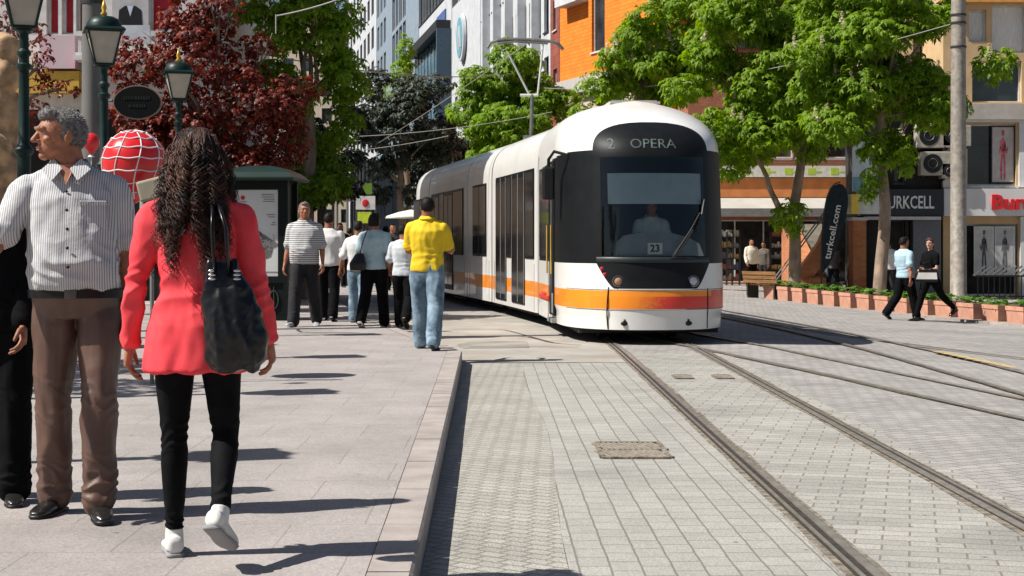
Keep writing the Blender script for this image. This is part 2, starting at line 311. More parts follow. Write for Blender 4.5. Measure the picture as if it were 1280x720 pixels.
# rails: polished head, dark groove, rusty guard, ragged filler beside
railtop = mat('polished_rail', (.52, .48, .43), .3, metal=.7, var=.2, vs=8)
groove = mat('rail_groove_dirt', (.035, .028, .022), .9, var=.4, vs=30)
filler = mat('rail_side_filler', (.16, .135, .105), .9, var=.5, vs=14, bump=.8, bs=60, col2=(.30, .26, .2))
def rail(P, d, name, label, lw=1.0, dzz=.0):
    t = thing(name, label, 'rail', (0, 0, 0), group='tram rails set in the paving')
    for nm, a, b, dz, m in (('side_filler', -.088*lw, .088*lw, .007, filler), ('rail_bed', -.060*lw, .060*lw, .011, groove), ('rail_head', -.050*lw, -.012*lw, .018, railtop), ('guard_lip', .024*lw, .042*lw, .016, railtop)):
        s = 1 if d > 0 else -1
        mb = MB(); A = offs(P, d+a*s); B = offs(P, d+b*s); n = len(P)
        if nm == 'side_filler':
            A = [p+Vector((random.uniform(-.012, .012), 0, 0)) for p in A]; B = [p+Vector((random.uniform(-.012, .012), 0, 0)) for p in B]
        vs = [(p.x, p.y, gz(p.x)+dz+dzz) for p in A]+[(p.x, p.y, gz(p.x)+dz+dzz) for p in B]
        mb.add(vs, [((i, n+i, n+i+1, i+1) if s > 0 else (i, i+1, n+i+1, n+i)) for i in range(n-1)])
        if nm in ('rail_head', 'guard_lip'):   # a little side depth
            vs2 = [(v[0], v[1], v[2]-.012) for v in vs]; mb.add(vs+vs2, [(i, i+1, 2*n+i+1, 2*n+i) for i in range(n-1)]+[(n+i, 3*n+i, 3*n+i+1, n+i+1) for i in range(n-1)])
        mb.build(nm, m, t)
    return t
def dense(P, step=.35):
    out = []
    for p, q in zip(P, P[1:]):
        k = max(1, int((q-p).length/step)); out += [p.lerp(q, i/k) for i in range(k)]
    return out+[P[-1]]
T1d = dense([p for p in T1 if p.y < 60])
rail(T1d, -.5, 'rail', 'left rail of the track the tram is standing on')
rail(T1d, .5, 'rail', 'right rail of the track the tram is standing on')
T2 = dense(spl([(1.84, 25.5), (2.35, 22.5), (2.85, 20.4), (3.45, 17.4), (4.15, 14), (5.2, 9.5), (6.5, 5)], 8))
rail(T2, .5, 'rail', 'branch rail curving right from under the tram, nearer of the pair', .6, .004)
rail(T2, -.5, 'rail', 'branch rail curving right from under the tram, farther of the pair', .6, .004)
T3 = dense(spl([(1.9, 45), (3.6, 34), (4.6, 27), (5.05, 22), (5.2, 17), (5.3, 8)], 8))
rail(T3, .5, 'rail', 'left rail of the opposite track crossing the tram shadow', .6, .008)
rail(T3, -.5, 'rail', 'right rail of the opposite track passing the yellow road dash', .6, .008)
T4 = dense(spl([(4.3, 29.5), (5.1, 25.5), (6.3, 21.8), (8.6, 17)], 8))
rail(T4, .35, 'rail', 'farthest thin rail cutting across the road near the planters', .5, .012)
# yellow dash
yel = mat('worn_yellow_road_paint', (.62, .42, .10), .8, var=.35, vs=18, col2=(.55, .42, .22))
mb = MB(); a = Vector((5.55, 20.9)); b = Vector((5.75, 18.3))
for k in range(9):
    p = a.lerp(b, k/9+.01); q = a.lerp(b, (k+1)/9-.012); w = .08
    mb.add([(p.x-w, p.y, gz(p.x-w)+.034), (p.x+w, p.y+.06, gz(p.x+w)+.034), (q.x+w, q.y+.06, gz(q.x+w)+.034), (q.x-w, q.y, gz(q.x-w)+.034)], [(0, 1, 2, 3)])
tag(mb.build('road_marking', yel), kind='structure')
# drain grates
def grate(x0, x1, y0, y1, label, n=9):
    t = thing('drain_grate', label, 'drain', ((x0+x1)/2, (y0+y1)/2, .006), group='iron drain grates in the road')
    w = x1-x0; d = y1-y0
    m0 = MB(); m0.bx(-w/2, w/2, -d/2, d/2, -.002, .001); m0.build('drain_pit', groove, t)
    m1 = MB()
    for s in (-1, 1): m1.bx(-w/2, w/2, s*d/2-.015, s*d/2+.015, .001, .012); m1.bx(s*w/2-.015, s*w/2+.015, -d/2+.015, d/2-.015, .001, .012)
    m1.bx(-w/2+.015, w/2-.015, -.012, .012, .001, .010)
    m1.build('grate_frame', filler, t)
    m2 = MB()
    for i in range(n*2):
        x = -w/2+w*(i+.5)/(n*2); m2.box((x, d/4, .006), (w/(n*3.6), d/2-.03, .008), rz=.25); m2.box((x, -d/4, .006), (w/(n*3.6), d/2-.03, .008), rz=.25)
    m2.build('grate_bar', mat('rusty_iron', (.30, .26, .21), .7, metal=.3, var=.3, vs=20), t)
grate(.56, .98, 9.95, 10.7, 'slotted rectangular iron drain in the middle of the paved lane', 6)
grate(1.62, 1.78, 15.75, 16.15, 'small drain beside the left rail near the tram', 4)
grate(2.02, 2.18, 15.75, 16.15, 'small drain beside the right rail near the tram', 4)
# ---------------- the tram ----------------
tw = mat('tram_white_paint', (.74, .73, .70), .3, var=.03, coat=.4, spec=.5, dirt=(1.3, (.6, .57, .5), .4))
tor = mat('tram_orange_paint', (.85, .26, .015), .32, var=.05, coat=.4)
tred = mat('tram_red_paint', (.72, .05, .03), .35, var=.12, vs=9, coat=.3)
def stripe_red():
    """orange paint turning to red towards the tram's right corner, as it is painted"""
    m = mat('tram_orange_red_paint', (.72, .05, .03), .35, coat=.3); n = m.node_tree.nodes; l = m.node_tree.links; b = n['Principled BSDF']
    tc = n.new('ShaderNodeTexCoord'); sp = n.new('ShaderNodeSeparateXYZ'); l.new(tc.outputs['Object'], sp.inputs[0]); nz = n.new('ShaderNodeTexNoise'); nz.inputs['Scale'].default_value = 22; nz.inputs['Detail'].default_value = 6; l.new(tc.outputs['Object'], nz.inputs[0])
    a = n.new('ShaderNodeMath'); a.operation = 'MULTIPLY_ADD'; a.inputs[1].default_value = .5; l.new(nz.outputs[0], a.inputs[0]); l.new(sp.outputs[0], a.inputs[2])
    r = n.new('ShaderNodeValToRGB'); r.color_ramp.elements[0].position = .0; r.color_ramp.elements[1].position = .38; r.color_ramp.elements[0].color = (.85, .25, .015, 1); r.color_ramp.elements[1].color = (.70, .045, .03, 1); l.new(a.outputs[0], r.inputs[0]); l.new(r.outputs[0], b.inputs['Base Color']); return m
tred2 = stripe_red()
tblk = mat('tram_black_mask', (.006, .007, .008), .48, var=.2, spec=.18)
tglass = mat('tram_side_glass', (.008, .008, .009), .09, var=.4, vs=2, spec=.45)
trub = mat('rubber_grey', (.07, .07, .07), .8)
tgrey = mat('tram_grey_trim', (.22, .22, .22), .5)
wsg = glassmat('tram_windscreen_glass', (.86, .92, .92), gloss=.04)
t1 = mat('tram_underframe', (.03, .028, .025), .8)
NOSE_Y = 20.95
cab_dir = Vector((-.074, 1)).normalized()
tram = thing('tram', 'white low floor tram with orange stripe and black windscreen showing 2 OPERA', 'tram', (1.90, NOSE_Y, 0))
ZT = 3.37
def wz(z):      # half width of the cab by height
    if z <= 2.45: return 1.15 if z > .4 else 1.12
    t = min(1, (z-2.45)/(ZT-2.45)); return 1.15*max(.02, (1-t**3.3)**(1/2.6))
def s0(z):
    if z < .8: return .03*abs(z-.55)/.35
    if z < 1.12: return .03+.03*(z-.8)/.32
    if z < 2.45: return .06+.20*((z-1.12)/1.33)**1.3
    t = (z-2.45)/(ZT-2.45); return .26+1.55*t**2.4+.10*t
def Lz(z): return 1.9
PN = 2.6
def surf(phi, z, sgn):
    w = wz(z); p = w*math.sin(phi)**(2/PN); s = s0(z)+Lz(z)*(1-math.cos(phi)**(2/PN)); return sgn*p, s
def front_s(p, z):
    w = wz(z); q = min(.999, abs(p)/w); return s0(z)+Lz(z)*(1-(1-q**PN)**(1/PN))
def mz(z):      # half width of the black mask
    if z < .74: return .55
    if z < 1.12: return .55+.23*((z-.74)/.38)**.75
    if z < 2.5: return .78
    t = (z-2.5)/(2.98-2.5)
    return .78*max(.0, 1-t**3.2)**(1/2.5) if t < 1 else 0
def gw(z):      # half width of the clear windscreen
    return max(.03, mz(z)-.085)
def phi_of(p, z):
    return math.asin(min(1, max(0, p/wz(z)))**(PN/2))
CABL = 4.75
zs = [.2, .23, .30, .38, .465, .47, .48, .63, .64, .715, .73, .74]+list(np.linspace(.77, 1.12, 8))+[1.17]+list(np.linspace(1.25, 2.30, 14))+[2.36, 2.42, 2.455]+list(np.linspace(2.49, 2.97, 25))+[2.979]+list(np.linspace(3.0, 3.28, 9))+[3.31, 3.335, 3.352, 3.365, ZT]
NA, NB, NC = 8, 3, 14
sides = [2.05, 2.2, 2.6, 2.65, 2.85, 3.3, 3.9, 4.35, 4.4, CABL]
def row(z, sg):
    fw = phi_of(min(gw(z), wz(z)*.7), z); fm = max(phi_of(min(mz(z), wz(z)*.8), z), fw+.001); pts = []
    for i in range(NA): pts.append(surf(fw*i/NA, z, sg))
    for i in range(NB): pts.append(surf(fw+(fm-fw)*i/NB, z, sg))
    for i in range(NC+1): pts.append(surf(fm+(PI/2-fm)*(i/NC), z, sg))
    e = pts[-1]; s_st = e[1]
    for s in sides: pts.append((sg*wz(z), s_st+(CABL-s_st)*(s-1.9)/(CABL-1.9)))
    return pts
def stripe(z):
    return tor
rowsL = {sg: [row(z, sg) for z in zs] for sg in (-1, 1)}
shell = MB(); mask = MB(); glass = MB(); sidegl = MB()
NCOL = len(rowsL[1][0])-1
for sg in (-1, 1):
    for i in range(len(zs)-1):
        zc = (zs[i]+zs[i+1])/2
        for j in range(NCOL):
            q = [rowsL[sg][i][j], rowsL[sg][i][j+1], rowsL[sg][i+1][j+1], rowsL[sg][i+1][j]]
            z4 = [zs[i], zs[i], zs[i+1], zs[i+1]]; vs = [(p[0], p[1], z) for p, z in zip(q, z4)]
            f = (0, 1, 2, 3) if sg > 0 else (3, 2, 1, 0)
            sm = sum(p[1] for p in q)/4
            if 1.17 < zc < 2.49 and j < NA: glass.add(vs, [f])
            elif .74 < zc < 2.975 and j < NA+NB: mask.add(vs, [f])
            elif 1.08 < zc < 2.60-.035*max(0, sm-.6) and j >= NA+NB and sm < 4.35 and not (j < NA+NB+1 and zc < 1.0): sidegl.add(vs, [f])
            else:
                mi = 0
                if .47 < zc < .72:
                    mi = 1 if (j >= NA+NB+4 and sg < 0) or (zc > .635 and not (sg > 0 and j > NA+NB+2)) else 2
                shell.add(vs, [f], mi)
def weld(mb, d=.0004):
    bm = bmesh.new(); me = mb.mesh(); bm.from_mesh(me); bmesh.ops.remove_doubles(bm, verts=bm.verts, dist=d); bm.to_mesh(me); bm.free(); me.polygons.foreach_set('use_smooth', [True]*len(me.polygons)); me.update(); return me
cab = thing('cab', None, None, (0, 0, 0), math.atan2(.074, 1)); cab.parent = tram
cabw = link('cab_shell', weld(shell), cab, [tw, tor, tred2])
link('front_mask', weld(mask), cab, tblk); link('windscreen', weld(glass), cab, wsg); link('side_glazing', weld(sidegl), cab, tblk)
# destination display
def warp(x, y, z): return (x, front_s(x, 2.66+y)-.006-abs(z)*.5, 2.66+y)
dots = mat('display_letters', (.15, .19, .185), .5, var=.1)
me = text_mesh('OPERA', .185, .004, sx=1.08, warp=lambda x, y, z: warp(x, y, z), res=3); link('destination_letters', me, cab, dots)
me = text_mesh('2', .21, .004, warp=lambda x, y, z: warp(x-.55, y, z), res=3); link('route_number', me, cab, dots)
m = MB()
for z0, z1 in ((2.50, 2.503), (2.745, 2.748)):
    for k in range(12):
        xa = -.62+1.24*k/12; xb = xa+1.24/12
        m.add([(xa, front_s(xa, z0)-.004, z0), (xb, front_s(xb, z0)-.004, z0), (xb, front_s(xb, z1+.006)-.004, z1+.006), (xa, front_s(xa, z1+.006)-.004, z1+.006)], [(0, 1, 2, 3)])
m.v and None
# sunblind, dashboard, number card, seat, inside of cab
inside = mat('cab_interior', (.035, .07, .065), .8); m = MB()
m.bx(-1.05, 1.05, 1.9, 1.93, .5, 2.7); m.bx(-.8, .8, .8, 1.9, .9, .93); m.build('cab_back_wall', inside, cab)
m = MB(); m.add([(x, front_s(x, z)+.06, z) for z in (1.86, 2.27) for x in np.linspace(-.60, .66, 9)], [(i, i+1, 10+i, 9+i) for i in range(8)]); m.build('sun_blind', mat('sun_blind_cloth', (.55, .62, .64), .9, var=.05), cab)
m = MB(); m.bx(-.66, -.45, .32, .36, 1.2, 1.83); m.build('dark_curtain', black, cab)
m = MB()
pr = [(-.52, 1.17), (-.5, 1.36), (-.4, 1.44), (-.15, 1.49), (.2, 1.48), (.45, 1.42), (.6, 1.33), (.66, 1.17)]
m.prism([(a, b) for a, b in pr], -.55, -.2, M=Matrix(((1, 0, 0, 0), (0, 0, -1, 0), (0, 1, 0, 0), (0, 0, 0, 1)))); m.build('dashboard', mat('dashboard_grey', (.25, .28, .29), .7), cab)
m = MB(); m.bx(-.1, .1, .165, .17, 1.19, 1.345); m.build('number_card', mat('white_card', (.75, .75, .72), .6), cab)
me = text_mesh('23', .13, .003, bold=.004, warp=lambda x, y, z: (x, .158, 1.268+y)); link('card_number', me, cab, black)
# wiper
m = MB(); P = [(.62, 1.74), (.50, 1.55), (.38, 1.38), (.22, 1.16)]
m.tube([(x, front_s(x, z)-.03, z) for x, z in P], .013, 6); P = [(.66, 1.92), (.62, 1.74), (.5, 1.5)]
m.tube([(x+.03, front_s(x, z)-.015, z) for x, z in P], .016, 6); m.tube([(x+.0, front_s(x, z)-.045, z) for x, z in ((.2, 1.14), (.33, 1.26), (.5, 1.52))], .017, 6); m.build('wiper', black, cab)
# lower windscreen ledge and headlights
m = MB(); m.add([(x, front_s(x, z)-o, z) for z, o in ((1.085, .006), (1.12, .03), (1.155, .006)) for x in np.linspace(-.76, .76, 21)], [(i+r*21, i+1+r*21, i+22+r*21, i+21+r*21) for r in range(2) for i in range(20)])
m.build('windscreen_ledge', mat('ledge_grey', (.02, .027, .03), .45), cab, smooth=True)
chrome = mat('lamp_chrome', (.22, .22, .22), .2, metal=.8); lens = mat('headlight_lens', (.42, .45, .48), .12, spec=.8); amber = mat('lamp_amber', (.5, .26, .16), .3); redl = mat('red_lamp', (.5, .02, .03), .3)
for sx_ in (-.50, .50):
    y = front_s(sx_, .84)-.012; Mx = Matrix.Translation((sx_, y, .84)) @ Matrix.Rotation(R(90), 4, 'X') @ Matrix.Rotation(R(0), 4, 'Y')
    m = MB(); m.M = Mx; m.lathe([(.072, -.05), (.078, .01), (.066, .014), (.06, -.005)], n=24); h = m.build('headlight', chrome, cab, smooth=True, angle=40)
    m = MB(); m.M = Mx; m.lathe([(.060, -.02), (.060, .0), (.045, .012), (.001, .018)], n=24); m.build('lens', amber if sx_ < 0 else lens, h, smooth=True)
for (a, b) in ((-.69, 1.0), (-.655, .925)):
    m = MB(); m.ell((a, front_s(a, b)-.004, b), (.03, .012, .028)); m.build('marker_lamp', redl, cab, smooth=True)
for a in (-.42, .43):
    m = MB(); m.ell((a, front_s(a, .285)-.004, .285), (.05, .02, .032)); m.box((a, front_s(a, .285)-.01, .315), (.022, .02, .05)); m.build('tow_eye_cover', black, cab, smooth=True)
# bumper panel joints
m = MB()
for a, z0_, z1_ in ((-.62, .21, .76), (.72, .21, .74)):
    m.tube([(a-(.02 if a < 0 else 0)*math.sin((z-.2)*6), front_s(a, z)-.002, z) for z in np.linspace(z0_, z1_, 8)], .009, 5)
m.build('panel_joint', black, cab)
m = MB(); m.tube([(x, front_s(x, .725)-.001, .727) for x in np.linspace(-1.08, 1.08, 41)], .006, 5); m.tube([(x, front_s(x, .475)-.001, .468) for x in np.linspace(-1.08, 1.08, 41)], .006, 5); m.build('bumper_edge', tgrey, cab)
# door and mirror on the left side of the cab
m = MB(); m.bx(-1.165, -1.12, 1.98, 2.62, .3, 2.52, bev=.01); dr = m.build('door', tblk, cab)
m = MB(); m.bx(-1.171, -1.16, 2.28, 2.32, .34, 2.48); m.build('door_edge', tgrey, dr)
m = MB(); m.bx(-1.171, -1.16, 2.02, 2.26, .34, .62); m.build('kick_plate', tgrey, dr)
for xx in (2.0, 2.6):
    m = MB(); m.tube([(-1.2, xx, .9), (-1.2, xx, 1.6)], .012, 6); m.build('grab_rail', mat('yellow_rail', (.5, .33, .05), .4), dr)
m = MB(); m.bx(-1.19, -1.05, 1.96, 2.66, .2, .26); m.build('door_step', tgrey, cab)
m = MB(); m.box((-1.30, 1.35, 2.17), (.17, .12, .46), bev=.03); mir = m.build('mirror', black, cab)
m = MB(); m.tube([(-1.06, 1.1, 2.55), (-1.24, 1.15, 2.6), (-1.30, 1.3, 2.5), (-1.30, 1.35, 2.38)], .022, 8); m.build('mirror_arm', black, mir)
m = MB(); m.bx(-1.171, -1.155, 2.75, 4.2, .50, .56); m.bx(-1.175, -1.16, 3.2, 3.9, .575, .60); m.build('side_handle', tred, cab)
m = MB(); m.bx(-1.158, -1.149, 2.84, 2.88, .22, 1.08); m.bx(-1.158, -1.149, 4.40, 4.43, .22, 2.7); m.build('panel_seam', tgrey, cab)
# seats and people's colours seen through the first side window (dark glass panel proud of the shell)
m = MB(); m.bx(-1.158, -1.149, 2.78, 4.3, 1.14, 2.46); m.build('side_window', tglass, cab)
# roof grille
m = MB()
for k in range(9): m.bx(-.32, .32, 1.95+k*.07, 1.98+k*.07, 3.36, 3.385)
m.bx(-.36, .36, 1.9, 2.6, 3.33, 3.366); m.build('roof_grille', mat('grille_beige', (.42, .40, .35), .7), cab)
m = MB(); m.bx(-.95, .95, .7, CABL-.1, .13, .3); m.build('underframe', t1, cab)
for s in (1.75, 3.4):
    for sg in (-1, 1):
        m = MB(); m.M = Matrix.Translation((sg*.5, s, .3)) @ Matrix.Rotation(R(90), 4, 'Y'); m.lathe([(.3, -.06), (.3, .04), (.27, .06), (.1, .065)], n=24); m.build('wheel', t1, cab)
# trailing sections
def section(p0, p1, panels, rear=False):
    """p0, p1: left-side bottom corners front and back (world xy)."""
    p0 = Vector(p0); p1 = Vector(p1); d = (p1-p0); Ln = d.length; ang = math.atan2(-d.x, d.y); nrm = Vector((d.y, -d.x)).normalized()
    c = p0+nrm*1.15; t = thing('car_section', None, None, (c.x-1.90, c.y-NOSE_Y, 0), ang); t.parent = tram
    zz = [.22, .47, .72, 1.0, 2.45]+[2.45+(ZT-.04-2.45)*k/9 for k in range(1, 10)]
    prof = [(z, 1.15 if z <= 2.45 else 1.15*max(.0, (1-((z-2.45)/(ZT-.04-2.45))**3.3))**(1/2.6)) for z in zz]
    g = .055; m = MB(); s_list = [g, Ln-g]
    if rear: s_list = [g]+list(np.linspace(Ln*.5, Ln-g, 8))
    for sg in (-1, 1):
        for a, b in zip(s_list, s_list[1:]):
            def wr(w, s):
                if not rear or s < Ln*.5: return w
                q = (s-Ln*.5)/(Ln*.5); return w*(1-.35*q**3)
            for (z0_, w0), (z1_, w1) in zip(prof, prof[1:]):
                vs = [(sg*wr(w0, a), a, z0_), (sg*wr(w0, b), b, z0_), (sg*wr(w1, b), b, z1_), (sg*wr(w1, a), a, z1_)]
                m.add(vs, [(0, 1, 2, 3) if sg > 0 else (3, 2, 1, 0)], 1 if .46 < (z0_+z1_)/2 < .73 else 0)
    for s in (g, Ln-g):
        k = 1 if not (rear and s > g) else .65
        ring = [(-w*k, s, z) for z, w in prof]+[(w*k, s, z) for z, w in reversed(prof[:-1])]; m.add(ring, [tuple(range(len(ring)))])
    me = weld(m); me.set_sharp_from_angle(angle=R(40)); link('body_shell', me, t, [tw, tor])
    m = MB(); ring = [(z, w*.93) for z, w in prof]
    if not rear:
        r2 = [(-w, z-(.03 if z > 1 else 0)) for z, w in ring]+[(w, z-(.03 if z > 1 else 0)) for z, w in reversed(ring[:-1])]
        m.prism(r2, -.0, .12, M=Matrix(((1, 0, 0, 0), (0, 0, 1, Ln-.06), (0, 1, 0, 0), (0, 0, 0, 1)))); m.build('bellows', trub, t)
    for (a, b, z0_, z1_, kind) in panels:
        m = MB(); m.box((-1.152, (a+b)/2, (z0_+z1_)/2), (.03, b-a, z1_-z0_), bev=.012)
        if kind == 'door':
            o = m.build('door', tblk, t); w = (b-a)
            for q in (0, 1):
                y0_ = a+w*q/2+.05; m = MB(); m.bx(-1.1725, -1.160, y0_, y0_+w/2-.1, z0_+.12, z1_-.1); m.build('door_glass', tglass, o)
            m = MB(); m.bx(-1.1725, -1.162, (a+b)/2-.02, (a+b)/2+.02, z0_+.03, z1_-.03); m.bx(-1.1725, -1.162, a+.01, a+.035, z0_+.03, z1_-.03); m.bx(-1.1725, -1.162, b-.035, b-.01, z0_+.03, z1_-.03); m.build('door_edge', tgrey, o)
        else:
            o = m.build('window', tblk, t); m = MB(); m.bx(-1.1705, -1.16, a+.05, b-.05, z0_+.05, z1_-.05); m.build('pane', tglass, o)
            if b-a > 1.5: m = MB(); m.bx(-1.1735, -1.162, a+(b-a)*.5-.015, a+(b-a)*.5+.015, z0_+.05, z1_-.05); m.build('window_bar', trub, o)
    m = MB(); m.bx(-.9, .9, .2, Ln-.2, .12, .32); m.build('underframe', t1, t)
    for s in (Ln*.35, Ln*.65):
        for sg in (-1, 1):
            m = MB(); m.M = Matrix.Translation((sg*.5, s, .3)) @ Matrix.Rotation(R(90), 4, 'Y'); m.lathe([(.3, -.06), (.3, .04), (.27, .06), (.1, .065)], n=20); m.build('wheel', t1, t)
    m = MB(); m.bx(-1.1535, -1.149, .3, .33, .24, 1.0); m.bx(-1.1535, -1.149, Ln-.34, Ln-.31, .24, 1.0)
    m.build('panel_seam', tgrey, t)
    m = MB(); m.box((0, Ln*.5, ZT-.10), (.8, Ln*.5, .12), bev=.04); m.build('roof_unit', tw, t)
    return t
J = [(.41, 25.55), (-.38, 30.4), (-.93, 33.3), (-2.02, 39.0), (-2.72, 42.7)]
section(J[0], J[1], [(.3, 1.15, 1.08, 2.55, 'w'), (1.2, 2.5, .3, 2.55, 'door'), (2.55, 3.1, 1.08, 2.55, 'w'), (3.15, 4.35, .3, 2.55, 'door')])
section(J[1], J[2], [(.6, 2.2, 1.08, 2.5, 'w')])
section(J[2], J[3], [(.5, 1.9, 1.08, 2.5, 'w'), (1.95, 3.2, .3, 2.5, 'door'), (3.25, 4.0, 1.08, 2.5, 'w'), (4.05, 5.3, .3, 2.5, 'door')])
section(J[3], J[4], [(.5, 2.9, 1.08, 2.45, 'w')], rear=True)
# pantograph
pg = thing('pantograph', None, None, (0, 0, 0), 0); pg.parent = tram
PY = 30.2
def pl(px, py, Y=PY): v = at(px, py, Y); return (v.x-1.90, v.y-NOSE_Y, v.z)
iron = mat('pantograph_iron', (.16, .16, .15), .5, metal=.4, var=.2)
m = MB(); m.tube([pl(664, 172), pl(665, 118)], .035, 8); m.box((pl(664, 172)), (.3, .5, .06)); m.build('mast', iron, pg)
m = MB(); m.tube([pl(650, 119), pl(672, 119)], .03, 6); m.tube([pl(662, 119), pl(634, 64)], .022, 6); m.tube([pl(672, 119), pl(679, 55)], .022, 6); m.tube([pl(676, 75), pl(679, 52)], .018, 6); m.build('arm', mat('arm_aluminium', (.55, .55, .52), .5, metal=.2), pg)
m = MB(); m.tube([pl(609, 60), pl(613, 54), pl(622, 50), pl(640, 49), pl(668, 50), pl(690, 52), pl(698, 55), pl(704, 62)], .032, 8); m.tube([pl(622, 54), pl(645, 51.5), pl(685, 54)], .03, 6); m.build('bow', iron, pg)
# ---------------- people ----------------
skinm = mat('skin', (.33, .135, .075), .55, var=.22, vs=16, dirt=(45, (.20, .075, .05), .45), spec=.35, bump=.15, bs=120)
skin2 = mat('fair_skin', (.50, .29, .20), .55, var=.1, vs=30, spec=.35)
def rot_x(v, a): return Vector((v[0], v[1]*math.cos(a)-v[2]*math.sin(a), v[1]*math.sin(a)+v[2]*math.cos(a)))
def lofted(mb, secs, n=20, ex=2.3):
    """secs: (centre, half width, half depth, [u axis], [v axis]) -> closed tube of superellipse rings"""
    vs = []
    for s in secs:
        c = Vector(s[0]); u = Vector(s[3]) if len(s) > 3 else Vector((1, 0, 0)); v = Vector(s[4]) if len(s) > 4 else Vector((0, 1, 0))
        for k in range(n):
            a = 2*PI*k/n; ca, sa = math.cos(a), math.sin(a)
            vs.append(c+u*s[1]*math.copysign(abs(ca)**(2/ex), ca)+v*s[2]*math.copysign(abs(sa)**(2/ex), sa))
    m = len(secs); fs = [(i*n+k, i*n+(k+1) % n, (i+1)*n+(k+1) % n, (i+1)*n+k) for i in range(m-1) for k in range(n)]
    fs += [tuple(range(n-1, -1, -1)), tuple(range((m-1)*n, m*n))]; mb.add(vs, fs)
def chain(mb, pts, rad, n=14, depth=1.0, side=Vector((1, 0, 0))):
    """limb through joints with a ball at every joint; rad per point; depth squashes front-back"""
    pts = [Vector(p) for p in pts]; secs = []
    for i, p in enumerate(pts):
        t = (pts[min(i+1, len(pts)-1)]-pts[max(i-1, 0)]).normalized(); u = (side-t*side.dot(t)).normalized(); v = t.cross(u)
        secs.append((p, rad[i], rad[i]*depth, u, v))
    lofted(mb, secs, n, 2.0)
    for i in (0, len(pts)-1): mb.ell(pts[i], (rad[i]*.99,)*3, seg=n, rings=8)
def lerp_chain(joints, table):
    """joints: list of points; table: (param along 0..len-1, radius) -> smoothed points + radii"""
    out = []; rr = []
    for u, r in table:
        i = min(int(u), len(joints)-2); f = u-i; out.append(Vector(joints[i]).lerp(Vector(joints[i+1]), f)); rr.append(r)
    return out, rr
def pose(P):
    """joint positions for a figure of height 1.75 facing -Y"""
    J = {}; lean = P.get('lean', 0); tilt = P.get('tilt', 0); tw_ = P.get('twist', 0)
    J['pel'] = Vector((0, 0, .95)); upd = rot_x((0, 0, 1), lean); upd.x += tilt; upd.normalize(); J['up'] = upd
    J['chest'] = J['pel']+upd*.36; J['neck'] = J['pel']+upd*.545; hd = P.get('head', (0, 0, 0)); J['hup'] = rot_x(upd, hd[0]); J['hup'].x += hd[1]; J['hup'].normalize()
    J['hc'] = J['neck']+J['hup']*.132+Vector((0, -.022, 0)); lo = 9
    for s, nm in ((1, 'l'), (-1, 'r')):      # x>0 is the figure's left when it faces -Y
        a, k, sp, fp = P['leg'+nm] if 'leg'+nm in P else (0, 0, .03, 0)
        h = J['pel']+Vector((s*.09, 0, -.02)); d = rot_x((0, 0, -1), -a); d.x += s*sp; d.normalize(); kn = h+d*.43
        d2 = rot_x((0, 0, -1), -(a-k)); d2.x += s*sp*.4; d2.normalize(); an = kn+d2*.42; J['hip'+nm], J['kn'+nm], J['an'+nm] = h, kn, an
        ft = rot_x((0, -1, 0), -fp); out = P.get('out', .12); ft = Vector((ft.x+s*out, ft.y, ft.z)).normalized(); J['ft'+nm] = ft
        toe = an+ft*.15; lo = min(lo, an.z-.085*(1 if fp <= 0.1 else .9), toe.z-.06)
        f, o, e, inn = P['arm'+nm] if 'arm'+nm in P else (0, .12, .15, 0)
        shd = Vector((s*.185*math.cos(tw_), s*.185*math.sin(tw_), 0)); sh_ = J['neck']+shd*.95-upd*.098; J['sh'+nm] = sh_
        d = rot_x((0, 0, -1), -f); d.x += s*math.sin(o); d.normalize(); el = sh_+d*.285
        d2 = rot_x((0, 0, -1), -(f+e)); d2.x += s*math.sin(o)*.6-s*inn; d2.normalize(); wr = el+d2*.255; J['el'+nm], J['wr'+nm], J['fa'+nm] = el, wr, d2
    for k in list(J):
        if isinstance(J[k], Vector) and k not in ('up', 'hup', 'ftl', 'ftr', 'fal', 'far'): J[k] = J[k]-Vector((0, 0, lo))
    return J
def hand(J, s, nm, curl=.35, vox=.0032, spread=.12):
    """palm, four unequal bent fingers and a thumb leaving the side of the palm"""
    w = J['wr'+nm]; d = J['fa'+nm].normalized(); ref = Vector((s, 0, 0)); palm_n = (ref-d*ref.dot(d)).normalized()     # back of the hand faces outward
    fw = Vector((0, -1, 0)); side = (fw-d*fw.dot(d)-palm_n*fw.dot(palm_n)).normalized()      # towards the thumb
    inw = -palm_n; mb = MB()
    lofted(mb, [(w-d*.03, .026, .02, side, palm_n), (w, .026, .019, side, palm_n), (w+d*.03, .035, .019, side, palm_n), (w+d*.07, .041, .017, side, palm_n), (w+d*.092, .040, .014, side, palm_n)], 14, 2.4)
    for i, (off, Ls, r) in enumerate(((.030, (.040, .025, .020), .0092), (.010, (.045, .029, .021), .0095), (-.010, (.042, .027, .020), .009), (-.029, (.033, .020, .018), .008))):
        p = w+d*(.085-.004*abs(i-1))+side*off; a = .15; pts = [p-d*.03, p]; dd = d
        for j, l in enumerate(Ls):
            a += curl*(.8+.25*j+.1*i); dd = (d*math.cos(a)+inw*math.sin(a)+side*off*spread*10).normalized(); p = p+dd*l; pts.append(p)
        chain(mb, pts, [r, r*1.02, r*.97, r*.9, r*.75], 8, side=side)
    p = w+d*.022+side*.028; th = [p-side*.012, p+(side*.7+d*.7+inw*.25).normalized()*.04]; th.append(th[-1]+(side*.25+d*.95+inw*.35).normalized()*.032); th.append(th[-1]+(d*.95+inw*.45).normalized()*.026)
    chain(mb, th, [.014, .0125, .011, .0085], 8, side=palm_n)
    return remesh(mb, vox, 2) if vox else mb.mesh(smooth=True)
